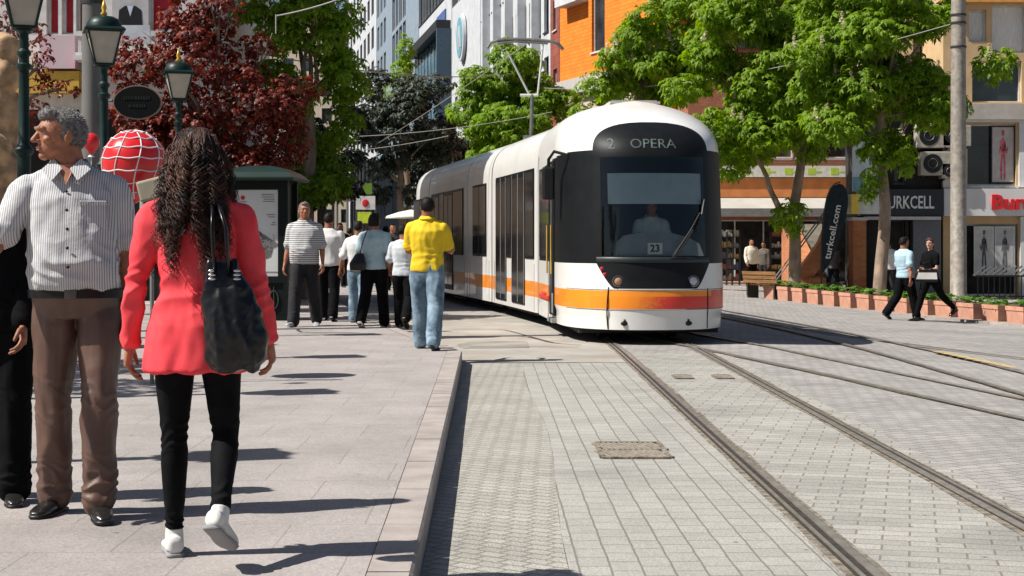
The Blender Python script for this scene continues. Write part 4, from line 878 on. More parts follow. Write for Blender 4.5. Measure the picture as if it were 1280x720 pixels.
m = MB(); m.ell((-.032, 0, 0), (.03, .008, .02)); m.build('lens', black, shades, smooth=True); m = MB(); m.ell((.032, 0, 0), (.03, .008, .02)); m.build('lens', black, shades, smooth=True); m = MB(); m.tube([(-.065, .09, .008), (-.06, 0, .008), (.06, 0, .008), (.065, .09, .008)], .004, 5); m.build('glasses_frame', black, shades)
# --- people by the right-hand shops
jk = mat('cream_jacket_cloth', (.62, .58, .48), .8)
Y = 56; person('man in cream jacket standing in front of the dark shop', (X_(939, Y), Y, -.25), R(20), 1.72, dict(arml=(0, .12, .3, 0), armr=(0, .15, .5, 0)), dict(near=0, topm=jk, trm=blkcloth, shoem=bshoe, sleeve=1.9, hem=-.10, loose=.035, topname='jacket', wide=1.02, seed=72))
person('person in brown checked coat beside the man in cream', (X_(955, Y+.6), Y+.6, -.25), R(-40), 1.62, dict(), dict(near=0, topm=mat('brown_check', (.10, .085, .07), .9, var=.5, vs=20), trm=dkgrey, shoem=bshoe, sleeve=1.9, hem=-.10, loose=.03, seed=73))
Y = 46; person('person in grey T-shirt and jeans at the foot of the brick stairs', (X_(1041, Y), Y, -.2), R(180), 1.55, dict(legl=(.4, .5, .03, 0), legr=(-.05, .1, .03, 0), arml=(.4, .2, .9, 0)), dict(near=0, topm=mat('grey_cotton', (.28, .29, .31), .9), trm=mat('dark_denim', (.05, .07, .10), .9), shoem=sneak, sleeve=.8, hem=-.06, loose=.03, seed=74, wide=1.0))
Y = 43.5; person('person in white shirt half hidden by the chestnut trunk', (X_(1111, Y), Y, -.25), R(170), 1.66, dict(legl=(.2, .2, .03, 0)), dict(near=0, topm=wht, trm=dkgrey, shoem=bshoe, sleeve=.8, hem=-.05, loose=.03, seed=75, wide=1.0))
# --- tram driver
Y = NOSE_Y+.98; J0 = dict(legl=(1.5, 1.5, .03, 0), legr=(1.5, 1.5, .03, 0), arml=(.45, .25, .9, .25), armr=(.45, .25, .9, .25))
dt, *_ = person('driver in pale shirt seated behind the tram windscreen', (X_(814, Y), Y, .93-.30), 0, 1.70, J0, dict(near=1, topm=mat('driver_shirt', (.62, .66, .68), .85), trm=blkcloth, shoem=bshoe, sleeve=.9, hem=-.04, loose=.03, seed=80, collar=1, wide=1.0))
# --- far passers-by down the left pavement, each with their own clothes
far = [(425, 41, 1.7, (.03, .03, .035), (.02, .02, .025), 10, 'dark jacket walking left of the orange shop sign'), (437, 44, 1.6, (.05, .02, .02), (.03, .03, .04), 170, 'dark maroon top under the street signs'),
       (398, 38, 1.65, (.35, .07, .06), (.03, .03, .05), 190, 'faded red top right behind the striped man'), (482, 40, 1.62, (.35, .30, .10), (.03, .03, .03), 175, 'mustard top beyond the pale blue woman'),
       (491, 43, 1.7, (.03, .03, .03), (.03, .03, .03), 5, 'black clothes between the two walkers'), (519, 36, 1.6, (.06, .06, .07), (.02, .02, .03), 160, 'charcoal coat by the tram rear'),
       (362, 34, 1.7, (.40, .14, .13), (.05, .05, .06), 20, 'pink top beside the kiosk'), (450, 52, 1.72, (.04, .045, .05), (.02, .02, .02), 15, 'navy top far down the pavement'),
       (507, 50, 1.66, (.5, .5, .5), (.05, .05, .07), 0, 'white top under the parasol'), (415, 56, 1.7, (.02, .02, .02), (.02, .02, .02), 0, 'black outfit farthest down the pavement')]
for i, (px, Y, H, c1, c2, rz, lb_) in enumerate(far):
    s = 1 if i % 2 else -1
    person('distant passer-by in '+lb_, W0(px, Y), R(rz), H, dict(legl=(.22*s, .2, .03, 0), legr=(-.2*s, .25, .03, -.2), arml=(-.2*s, .15, .3, 0), armr=(.2*s, .15, .3, 0)),
        dict(near=0, group='people in the distance on the left pavement', topm=mat('far_top_%d' % i, c1, .85), trm=mat('far_bottom_%d' % i, c2, .85), shoem=bshoe, sleeve=[.9, 1.9][i % 2], hem=-.06, loose=.03, seed=90+i, wide=1.03, fem=i % 3 == 0, long=.1*(i % 3 == 0)))
# ---------------- trees ----------------
bark = mat('bark', (.19, .15, .11), .9, var=.3, vs=9, bump=.8, bs=18, stretch=(1, 1, .25))
bark2 = mat('pale_bark', (.30, .22, .16), .9, var=.3, vs=8, bump=.6, bs=18, stretch=(1, 1, .25), dirt=(3, (.1, .08, .06), .5))
LG = leafmat('chestnut_leaf', (.11, .20, .007), (.24, .365, .017), .5)
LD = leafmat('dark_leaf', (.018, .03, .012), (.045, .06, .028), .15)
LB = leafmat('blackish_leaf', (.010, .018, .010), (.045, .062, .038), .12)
LR = leafmat('copper_leaf', (.05, .007, .007), (.24, .035, .014), .3)
LY = leafmat('bright_leaf', (.12, .22, .007), (.24, .37, .017), .5)
FL = leafmat('blossom', (.5, .45, .28), (.62, .58, .42), .3)
def leaf_cluster(rng, V, Fc, c, out, L, W_, n, droop, wide=1):
    """one palmate leaf: n folded leaflets radiating from c"""
    up = Vector((0, 0, 1)); out = out.normalized()
    ax = (up*1.1+out*.9+Vector((rng.gauss(0, .4), rng.gauss(0, .4), rng.gauss(0, .3)))).normalized()
    t = ax.orthogonal().normalized(); b = ax.cross(t); a0 = rng.random()*6.28; sz = rng.uniform(.6, 1.35)
    for k in range(n):
        a = a0+6.283*k/n+rng.gauss(0, .12); d = (t*math.cos(a)+b*math.sin(a)); l = L*sz*rng.uniform(.75, 1.15); s = ax.cross(d)
        p1 = c+d*l*.55-ax*l*.10*droop; p2 = c+d*l-ax*l*.45*droop-up*l*.12; w = l*W_*wide
        i = len(V); V += [c, p1+s*w-ax*l*.05, p2, p1-s*w-ax*l*.05]; V.append(p1+ax*l*.03)
        Fc += [(i, i+1, i+4), (i+1, i+2, i+4), (i+2, i+3, i+4), (i+3, i, i+4)]
def crown(rng, clumps, dens, L, W_=.24, n=6, droop=1, shell=.55):
    dens *= 3.4; L *= .74
    V = []; Fc = []
    for (c, r) in clumps:
        c = Vector(c); r = Vector(r) if not isinstance(r, (int, float)) else Vector((r, r, r*.8)); ar = (r.x*r.y+r.x*r.z+r.y*r.z)/3
        for _ in range(int(dens*ar*12.6)):
            d = Vector((rng.gauss(0, 1), rng.gauss(0, 1), rng.gauss(0, 1))).normalized(); q = shell+(1.08-shell)*rng.random()**.6
            if N3(d*1.7+c, 1.3) < -.2: continue
            q *= 1+.22*N3(d*2.2+c, 1)
            p = c+Vector((d.x*r.x, d.y*r.y, d.z*r.z))*q; leaf_cluster(rng, V, Fc, p, d, L, W_, n, droop)
    return V, Fc
def limb(m, a, b, r0, r1, rng, n=7, wob=.06, seg=8):
    a = Vector(a); b = Vector(b); L_ = (b-a).length; pts = []; s = rng.random()*50
    for i in range(n+1):
        t = i/n; p = a.lerp(b, t); w = math.sin(PI*t)*wob*L_; p += Vector((N3((t*2, s, 0)), N3((s, t*2, 5)), 0))*w*2; p.z += math.sin(PI*t)*L_*.04; pts.append(p)
    m.tube(pts, [r0+(r1-r0)*i/n for i in range(n+1)], seg); return pts
def tree(label, base, trunk_top, tr, clumps, leaf, seed, dens=10, L=.2, W_=.24, n=6, droop=1, bm_=None, group=None, flowers=0, cat='tree', name='tree', limbs=None, forks=None):
    rng = random.Random(seed); base = Vector(base); t = thing(name, label, cat, base, group=group)
    m = MB(); m.M = Matrix.Translation(-base); tt = Vector(trunk_top)
    tp = limb(m, base-Vector((0, 0, .1)), tt, tr*1.25, tr*.7, rng, 9, .03, 10)
    m.lathe([(tr*1.9, -.05), (tr*1.5, .12), (tr*1.2, .35)], c=base, n=10)
    for f in (forks or []): limb(m, f[0], f[1], f[2], f[2]*.5, rng, 6, .05, 8)
    m.build('trunk', bm_ or bark, t, smooth=True)
    m = MB(); m.M = Matrix.Translation(-base)
    for i, (c, r) in enumerate(clumps):
        if limbs is not None and i not in limbs: continue
        c = Vector(c); s = tp[-2] if c.z > tt.z-.3 else tp[min(9, max(3, int(9*(c.z-base.z)/(tt.z-base.z))))]
        e = limb(m, s, c, tr*.42, .02, rng, 6, .08, 6)
        for _ in range(4):
            rr = r if isinstance(r, (int, float)) else r[0]; d = Vector((rng.gauss(0, 1), rng.gauss(0, 1), rng.gauss(0, .7)+.3)).normalized()*rr*.8; limb(m, e[4], c+d, tr*.14, .008, rng, 4, .1, 5)
    if m.v: m.build('limb', bm_ or bark, t, smooth=True)
    V, Fc = crown(rng, clumps, dens, L, W_, n, droop); me = bpy.data.meshes.new('crown'); me.from_pydata([v-base for v in V], [], Fc); me.update(); link('crown', me, t, leaf)
    if flowers:
        V = []; Fc = []
        for _ in range(flowers):
            c, r = rng.choice(clumps); rr = Vector((r, r, r)) if isinstance(r, (int, float)) else Vector(r)
            d = Vector((rng.gauss(-.25, 1), rng.gauss(-.6, .8), abs(rng.gauss(0, .8)))).normalized(); p = Vector(c)+Vector((d.x*rr.x, d.y*rr.y, d.z*rr.z))*1.08
            for k in range(30):
                h = k/30; q = p+Vector((rng.gauss(0, .06*(1-h)), rng.gauss(0, .06*(1-h)), h*.30-.02)); leaf_cluster(rng, V, Fc, q, Vector((rng.gauss(0, 1), rng.gauss(0, 1), .3)), .042, .5, 3, .2)
        me = bpy.data.meshes.new('blossom'); me.from_pydata([v-base for v in V], [], Fc); me.update(); link('blossom', me, t, FL)
    return t
def blob_clumps(seed, c, rx_, ry_, rz_, k, r0, r1, low=-.9):
    rng = random.Random(seed); out = []
    while len(out) < k:
        d = Vector((rng.uniform(-1, 1), rng.uniform(-1, 1), rng.uniform(low, 1)))
        if d.length > 1 or d.length < .35: continue
        r = rng.uniform(r0, r1); out.append(((c[0]+d.x*(rx_-r*.5), c[1]+d.y*(ry_-r*.5), c[2]+d.z*(rz_-r*.4)), (r, r, r*.62)))
    return out
GR = 'chestnut trees lining the right pavement'
# right pavement, near chestnut with its low spray of leaves
Y = 38.6; cl = blob_clumps(1, (X_(1105, Y), Y, Z_(55, Y)), 2.35, 2.0, 3.3, 44, .5, .85)
cl += [((X_(1088, Y), Y-.35, Z_(222, Y)), (.34, .3, .34)), ((X_(1078, Y), Y-.4, Z_(245, Y)), (.22, .2, .2)), ((X_(1237, Y), Y-.5, Z_(82, Y)), (.5, .5, .4)), ((X_(1105, Y), Y-.2, Z_(180, Y)), (.5, .4, .4)), ((X_(1128, Y), Y-.3, Z_(195, Y)), (.25, .3, .5)), ((X_(1040, Y), Y-.6, Z_(160, Y)), (.8, .6, .45)), ((X_(1180, Y), Y-.6, Z_(135, Y)), (.5, .5, .4))]
tree('chestnut tree with pale straight trunk just left of the big grey pole', (X_(1099, Y), Y, gz(9)), at(1103, 120, Y), .135, cl, LG, 11, 13, .21, group=GR, bm_=bark2, flowers=34, limbs=list(range(0, 26, 2))+[30, 32])
Y = 44; cl = blob_clumps(2, (X_(948, Y), Y, Z_(70, Y)), 2.5, 2.0, 3.3, 46, .5, .9)
cl += [((X_(985, Y), Y-.3, Z_(272, Y)), (.55, .45, .45)), ((X_(1010, Y), Y-.2, Z_(185, Y)), (.5, .5, .4)), ((X_(910, Y), Y-.6, Z_(205, Y)), (.6, .5, .45)), ((X_(885, Y), Y-1, Z_(160, Y)), (.6, .5, .5)), ((X_(1020, Y), Y-.4, Z_(120, Y)), (.6, .5, .5))]
tree('chestnut tree with forked leaning trunk in front of the stepped shop row', (X_(992, Y), Y, gz(8)), at(1002, 170, Y), .15, cl, LG, 12, 12, .22, group=GR, bm_=bark2, flowers=22, limbs=list(range(0, 26, 2)), forks=[(at(986, 290, Y), at(942, 190, Y-.2), .1)])
Y = 50; cl = blob_clumps(3, (X_(828, Y), Y, Z_(45, Y)), 2.1, 2.0, 3.2, 40, .45, .8); cl += [((X_(845, Y), Y, Z_(110, Y)), (.8, .6, .5)), ((X_(752, Y), Y, Z_(110, Y)), (.8, .6, .5)), ((X_(775, Y), Y, Z_(75, Y)), (.6, .6, .5)), ((X_(725, Y), Y, Z_(140, Y)), (.35, .4, .3)), ((X_(865, Y), Y-1, Z_(60, Y)), (.9, .7, .6))]
tree('flowering chestnut tree with white candles rising behind the tram cab', (X_(800, Y), Y, gz(4)), at(800, 100, Y), .16, cl, LG, 13, 10, .24, group=GR, flowers=120, limbs=[])
Y = 62; cl = blob_clumps(4, (X_(648, Y), Y, Z_(140, Y)), 2.5, 1.9, 2.7, 36, .55, .9); cl += [((X_(700, Y), Y, Z_(125, Y)), (.7, .7, .5)), ((X_(632, Y), Y, Z_(72, Y)), (.6, .5, .7)), ((X_(600, Y), Y, Z_(110, Y)), (.8, .6, .7)), ((X_(700, Y), Y, Z_(160, Y)), (.9, .7, .7))]
tree('bright green tree rising behind the pantograph', (X_(655, Y), Y, gz(0)), at(650, 150, Y), .16, cl, LY, 14, 10, .26, group='street trees beyond the tram', limbs=[])
Y = 66; cl = blob_clumps(5, (X_(495, Y), Y, Z_(160, Y)), 2.6, 2.2, 3.3, 38, .5, .85)
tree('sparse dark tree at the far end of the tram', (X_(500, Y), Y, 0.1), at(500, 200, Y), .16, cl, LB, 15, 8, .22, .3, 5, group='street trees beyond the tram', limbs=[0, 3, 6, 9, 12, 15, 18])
Y = 72; cl = [((X_(507, Y), Y, Z_(66, Y)), (.45, .45, .8)), ((X_(505, Y), Y, Z_(88, Y)), (.6, .5, .5)), ((X_(500, Y), Y, Z_(120, Y)), (.9, .7, .8))]
tree('slim tree with a bright green tip above the dark tree', (X_(505, Y), Y, .1), at(505, 80, Y), .12, cl, LY, 16, 10, .24, group='street trees beyond the tram', limbs=[])
Y = 74; cl = blob_clumps(8, (X_(560, Y), Y, Z_(205, Y)), 2.6, 2, 2.2, 22, .7, 1.0)
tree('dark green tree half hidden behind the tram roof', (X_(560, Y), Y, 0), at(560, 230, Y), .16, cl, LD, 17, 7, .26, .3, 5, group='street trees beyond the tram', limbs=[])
Y = 34; cl = blob_clumps(6, (X_(385, Y), Y, Z_(85, Y)), 1.2, 1.4, 3.6, 44, .35, .6)+[((X_(420, Y), Y-.2, Z_(30, Y)), (.5, .5, .5)), ((X_(360, Y), Y-.5, Z_(10, Y)), (.9, .8, .5)), ((X_(310, Y), Y-.5, Z_(12, Y)), (.6, .6, .4)), ((X_(430, Y), Y, Z_(100, Y)), (.35, .4, .6))]
tree('tall green tree between the copper tree and the grey tower', (X_(385, Y), Y, SW), at(385, 100, Y), .15, cl, LG, 18, 12, .17, .28, 5, group='trees on the left pavement', limbs=list(range(0, 24, 3)))
cl = blob_clumps(16, (X_(405, 37), 37, Z_(200, 37)), .95, 1.4, 1.5, 14, .4, .6)
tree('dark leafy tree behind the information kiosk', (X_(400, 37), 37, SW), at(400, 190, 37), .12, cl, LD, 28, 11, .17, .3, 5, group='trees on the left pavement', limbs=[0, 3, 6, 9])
Y = 28; cl = blob_clumps(7, (X_(262, Y), Y, Z_(125, Y)), 1.78, 1.5, 1.85, 52, .3, .52)+[((X_(180, Y), Y-.2, Z_(150, Y)), (.5, .4, .45)), ((X_(300, Y), Y-.5, Z_(205, Y)), (.8, .5, .45)), ((X_(235, Y), Y-.5, Z_(215, Y)), (.6, .5, .5)), ((X_(270, Y), Y, Z_(15, Y)), (.5, .5, .4)), ((X_(350, Y), Y, Z_(180, Y)), (.5, .5, .5)), ((X_(345, Y), Y-.3, Z_(130, Y)), (.5, .4, .5)), ((X_(200, Y), Y-.5, Z_(185, Y)), (.5, .4, .4)), ((X_(165, Y), Y-.3, Z_(100, Y)), (.35, .3, .4)), ((X_(330, Y), Y-.3, Z_(205, Y)), (.6, .4, .4)), ((X_(235, Y), Y-.3, Z_(25, Y)), (.5, .4, .5)), ((X_(210, Y), Y-.3, Z_(150, Y)), (.6, .4, .5))]
tree('dark red copper leaved tree behind the park lamps', (X_(275, Y), Y, SW), at(268, 170, Y), .13, cl, LR, 19, 16, .12, .36, 4, group='trees on the left pavement', limbs=list(range(0, 32, 3)))
Y = 26; cl = [((X_(12, Y), Y, Z_(30, Y)), (.5, .4, .5)), ((X_(52, Y), Y, Z_(75, Y)), (.2, .3, .55)), ((X_(40, Y), Y, Z_(125, Y)), (.3, .3, .4)), ((X_(75, Y), Y, Z_(112, Y)), (.35, .3, .16)), ((X_(-25, Y), Y, Z_(80, Y)), (.7, .5, 1.0))]
tree('red leaved shrub tree behind the nearest lamp post', (X_(-10, Y), Y, SW), at(0, 110, Y), .08, cl, LR, 20, 11, .11, .36, 4, group='trees on the left pavement', limbs=[0, 1, 2, 3])
# a tall tree just outside the picture on the left: its shade lies over the pavement
cl = blob_clumps(9, (-7.2, 13.5, 4.6), 1.3, 2.0, 1.3, 12, .5, .8)
tree('leafy tree standing left of the walking people', (-7.6, 13.5, SW), (-7.4, 13.5, 3.8), .13, cl, LD, 21, 8, .16, .3, 5, group='trees on the left pavement', limbs=[0, 3, 6, 9])
# ---------------- buildings ----------------
def cmat(n, c, **k): return mat(n, c, k.pop('rough', .8), var=.07, vs=3, dirt=(1.2, tuple(x*.6 for x in c), .45), bump=.15, **k)
cream = cmat('cream_render', (.50, .43, .33)); offw = cmat('off_white_cladding', (.52, .54, .56)); greyb = cmat('blue_grey_cladding', (.24, .30, .36)); beige = cmat('beige_render', (.58, .40, .22))
curtain = mat('white_curtain', (.72, .72, .69), .9, var=.15, vs=8, stretch=(6, 6, .4)); dglass = mat('dark_window_glass', (.022, .028, .034), .07, var=.5, vs=1.5, spec=.8)
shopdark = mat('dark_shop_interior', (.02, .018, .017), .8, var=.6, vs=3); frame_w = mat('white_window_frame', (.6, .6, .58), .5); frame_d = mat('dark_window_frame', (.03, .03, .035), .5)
obrick = brickmat('orange_brick', (.80, .20, .02), (.88, .25, .03), (.55, .13, .015), .5, .16, .012, plane='xz', dirt=.12, bump=.3)
rbrick = brickmat('red_brick', (.46, .15, .055), (.54, .20, .08), (.34, .20, .12), .24, .08, .010, plane='xz', dirt=.2, bump=.4)
def building(name, label, A, B, h, depth, wall, openings, z0=-.3, glassm=None, framem=None, group=None, roof=True, extra=None, sub=True, cat='building', curt=None):
    """A, B: ground corners of the facade (seen left to right from the street). openings: (u0,u1,z0,z1,kind) in metres along the facade"""
    A = Vector((A[0], A[1], 0)); B = Vector((B[0], B[1], 0)); d = B-A; Ln = d.length; ang = math.atan2(d.y, d.x)
    t = thing(name, label, cat, A, ang, group)
    us = sorted({0, Ln} | {min(max(o[0], 0), Ln) for o in openings} | {min(max(o[1], 0), Ln) for o in openings}); vs_ = sorted({z0, h} | {o[2] for o in openings} | {o[3] for o in openings})
    m = MB(); inn = lambda u, z: any(o[0]-1e-6 <= u <= o[1]+1e-6 and o[2]-1e-6 <= z <= o[3]+1e-6 for o in openings)
    for a, b in zip(us, us[1:]):
        for c, e in zip(vs_, vs_[1:]):
            if not inn((a+b)/2, (c+e)/2): m.add([(a, 0, c), (b, 0, c), (b, 0, e), (a, 0, e)], [(0, 1, 2, 3)])
    dp = .22
    for o in openings:
        a, b, c, e = o[:4]; m.add([(a, 0, c), (b, 0, c), (b, 0, e), (a, 0, e), (a, dp, c), (b, dp, c), (b, dp, e), (a, dp, e)], [(0, 4, 5, 1), (1, 5, 6, 2), (2, 6, 7, 3), (3, 7, 4, 0)])
    m.add([(0, 0, z0), (0, depth, z0), (0, depth, h), (0, 0, h)], [(0, 1, 2, 3)]); m.add([(Ln, 0, z0), (Ln, depth, z0), (Ln, depth, h), (Ln, 0, h)], [(3, 2, 1, 0)]); m.add([(0, depth, z0), (Ln, depth, z0), (Ln, depth, h), (0, depth, h)], [(3, 2, 1, 0)])
    m.build('wall', wall, t)
    m = MB(); m.bx(-.15, Ln+.15, -.15, depth+.15, h, h+.25); m.build('roof', frame_d if roof is True else roof, t)
    for o in openings:
        a, b, c, e = o[:4]; k = o[4] if len(o) > 4 else 'w'
        m = MB(); w = .045; y0_, y1_ = dp-.09, dp-.02
        for q in ((a, a+w, c, e), (b-w, b, c, e), (a+w, b-w, c, c+w), (a+w, b-w, e-w, e)): m.bx(q[0], q[1], y0_, y1_, q[2], q[3])
        nm_ = 'shop_front' if k == 's' else 'window'; nb = max(0, round((b-a)/1.1)-1)
        for i in range(nb): x = a+(b-a)*(i+1)/(nb+1); m.bx(x-w/2, x+w/2, y0_, y1_, c+w, e-w)
        f = m.build(nm_, framem or frame_w, t)
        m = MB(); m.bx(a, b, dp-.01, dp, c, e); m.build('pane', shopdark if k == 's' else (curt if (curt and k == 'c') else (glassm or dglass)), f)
        if k == 'w' and sub: m = MB(); m.bx(a-.05, b+.05, -.07, .02, c-.07, c-.003); m.build('sill', framem or frame_w, f)
    if extra: extra(t, Ln)
    return t
def grid(u0, u1, nu, zb, dz, nz_, ww, wh, k='w'):
    st = (u1-u0)/nu; return [(u0+st*(i+.5)-ww/2, u0+st*(i+.5)+ww/2, zb+dz*j, zb+dz*j+wh, k) for i in range(nu) for j in range(nz_)]
def b_(t, name, m_, *boxes, bev=0):
    m = MB(); [m.bx(*b, bev=bev) for b in boxes]; return m.build(name, m_, t)
def sign(name, label, cat, loc, rz, parts, texts=(), group=None):
    """parts: (part name, material, box) ; texts: (name, txt, size, x, y(front), z, material, bold, sx)"""
    t = thing(name, label, cat, loc, rz, group)
    for nm_, m_, bx_ in parts: b_(t, nm_, m_, bx_)
    for nm_, tx, sz, x, y, z, m_, bold, sx in texts: link(nm_, text_mesh(tx, sz, .03, bold, sx, warp=lambda a, b, c: (x+a, y+c, z+b)), t, m_)
    return t
# --- right hand shops, frontal row about 45 m away
Y = 45.0; px2 = lambda p: X_(p, Y); pz = lambda p: Z_(p, Y)
xb = px2(1179)
ops = [(px2(1209)-xb, px2(1270)-xb, pz(232), pz(155)), (px2(1207)-xb, px2(1272)-xb, -.15, pz(280), 's'), (px2(1290)-xb, px2(1390)-xb, pz(232), pz(155)), (px2(1290)-xb, px2(1390)-xb, -.15, pz(280), 's')]
ops += [(px2(1211)-xb, px2(1233)-xb, pz(52), pz(12), 'c'), (px2(1240)-xb, px2(1283)-xb, pz(66), pz(6), 'c'), (px2(1300)-xb, px2(1360)-xb, pz(66), pz(6), 'c'), (px2(1215)-xb, px2(1277)-xb, pz(128), pz(76), 'b')]
shopw = mat('white_shop_cladding', (.66, .66, .66), .5, var=.04, dirt=(1.5, (.45, .43, .4), .4))
def ex(t, L_):
    b_(t, 'upper_wall', beige, (.05, L_, -.03, -.003, pz(128)+.02, 9.5)) if False else None
    b_(t, 'cornice', mat('concrete_band', (.42, .39, .35), .8, var=.12, vs=4), (-.1, L_, -.28, -.003, pz(150), pz(131)))
    b_(t, 'pillar', shopw, (px2(1274)-xb, px2(1286)-xb, -.12, -.003, -.25, pz(271)))
    b_(t, 'upper_pillar', shopw, (px2(1273)-xb, px2(1286)-xb, -.08, -.003, pz(234), pz(152)))
    f = b_(t, 'orange_band', mat('orange_band', (.62, .30, .08), .8), (-.1, L_, -.25, -.003, pz(4), pz(-18)))
building('shop_building', 'white clad shop building with red lettering at the right edge', (xb, Y), (xb+12, Y), 10.5, 9, shopw if False else beige, ops, framem=frame_w, extra=ex, curt=curtain)
# white cladding of the first two floors
t = thing('shop_facade', 'white fascia panels around the poster windows at the right edge', 'shop front', (xb, Y-.16, 0))
b_(t, 'fascia_panel', shopw, (-.05, 12, -.10, .15, pz(270), pz(236)))
b_(t, 'lintel_panel', shopw, (-.05, 12, -.02, .15, pz(154)+.02, pz(152)+.05)); b_(t, 'side_panel', shopw, (-.05, px2(1206)-xb, -.02, .14, pz(235), pz(155)))
m_ = mat('red_letters', (.60, .02, .025), .4)
link('shop_letters', text_mesh('Burak', .56, .06, .022, 1.12, align='LEFT', warp=lambda a, b, c: (px2(1235)-xb+a, -.13+c, pz(254)+b)), t, m_)
# posters (plain abstract fashion prints)
def poster(loc, w, h, label, c1, c2, rz=0, blotch=True, seed=0, framem=None):
    t = thing('poster', label, 'poster', loc, rz); b_(t, 'poster_frame', framem or frame_w, (-w/2, w/2, -.02, 0, 0, h))
    b_(t, 'sheet', mat('poster_sheet_%d' % seed, c1, .6), (-w/2+.04, w/2-.04, -.026, -.021, .04, h-.04))
    m = MB(); u = w*.36; k = h*.86; base = h*.06; fl = 1 if seed % 2 else -1
    body = [(-.30, 0), (-.12, 0), (-.05, .42), (.04, .42), (.10, 0), (.30, .02), (.30, .30), (.26, .50), (.22, .60), (.42, .52), (.62, .64), (.56, .70), (.40, .63), (.30, .80), (.10, .84), (.09, .88), (-.07, .88), (-.08, .84), (-.32, .80), (-.46, .55), (-.38, .50), (-.24, .66), (-.22, .50), (-.34, .26)]
    m.add([(fl*x*u, -.03, base+z*k*.98) for x, z in body], [tuple(range(len(body))) if fl > 0 else tuple(range(len(body)-1, -1, -1))])
    m.ell((0, -.03, base+k*.94), (u*.16, .003, k*.055), seg=12, rings=8); m.ell((u*.02, -.034, base+k*.965), (u*.19, .003, k*.04), seg=12, rings=8); m.build('printed_figure', mat('poster_ink_%d' % seed, c2, .6, var=.6, vs=7, col2=tuple(min(1, c*3+.06) for c in c2)), t); return t
poster((px2(1255), Y+.12, pz(229)), (30)/44.4, 72/44.4, 'tall light poster of a figure in red in the upper shop window', (.50, .46, .44), (.28, .05, .06), seed=1, framem=frame_d)
poster((px2(1229), Y-.05, pz(345)), 25/44.4, 62/44.4, 'dark figure poster, left one of the pair under the red lettering', (.52, .51, .48), (.03, .03, .035), seed=2)
poster((px2(1255), Y-.05, pz(345)), 25/44.4, 62/44.4, 'dark figure poster, right one of the pair under the red lettering', (.45, .45, .44), (.05, .05, .055), seed=3)
rl = thing('shop_railing', 'black railing with slanted striped top in front of the poster windows', 'railing', (px2(1206), Y-1.1, 0))
b_(rl, 'top_rail', darkm, (0, 1.55, -.02, .02, pz(345), pz(343)), (0, 1.55, -.02, .02, pz(370), pz(368)))
m = MB()
for i in range(9): m.box((.08+i*.17, 0, (pz(345)+pz(330))/2), (.05, .02, .42), ry=.9)
m.build('striped_panel', mat('pale_metal_strip', (.45, .45, .43), .5), rl)
m = MB()
for i in range(11): m.bx(.03+i*.15, .055+i*.15, -.012, .012, -.25, pz(343))
m.build('railing_bar', darkm, rl)
# TURKCELL unit
xa = px2(1072); wd = xb-xa-.06
ops = [(.55, 1.35, -.15, pz(275), 's'), (1.45, wd-.85, -.15, pz(275), 's'), (px2(1118)-xa, px2(1128)-xa, pz(228), pz(205)), (px2(1085)-xa, px2(1105)-xa, pz(225), pz(150))]
dkclad = mat('dark_grey_cladding', (.10, .105, .115), .6, var=.1); recess = mat('dark_recess_wall', (.03, .028, .027), .9)  # near-black wall colour stands in for the shade of the recess
def ex(t, L_):
    b_(t, 'pilaster', mat('grey_granite', (.15, .155, .17), .5, var=.3, vs=25), (wd-.8, wd-.02, -.12, -.003, -.25, pz(273)))
    b_(t, 'shop_step', mat('step_stone', (.3, .3, .29), .8), (0, wd, -.5, -.003, -.3, -.14))
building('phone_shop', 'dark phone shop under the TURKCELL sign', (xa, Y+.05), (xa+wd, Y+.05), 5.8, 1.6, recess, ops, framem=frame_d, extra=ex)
sign('shop_sign', 'black fascia sign reading TURKCELL in white letters', 'sign', (xa, Y-.3, 0), 0, [('sign_board', mat('sign_navy', (.018, .022, .032), .35), (.0, wd, 0, .3, pz(270), pz(237))), ('sign_light_strip', mat('pale_strip', (.5, .5, .5), .5), (.1, wd-.1, -.08, .0, pz(275), pz(271)))],
     [('sign_letters', 'TURKCELL', .50, px2(1131)-xa, -.02, pz(254), mat('white_letters', (.75, .75, .75), .5), .006, .62)])
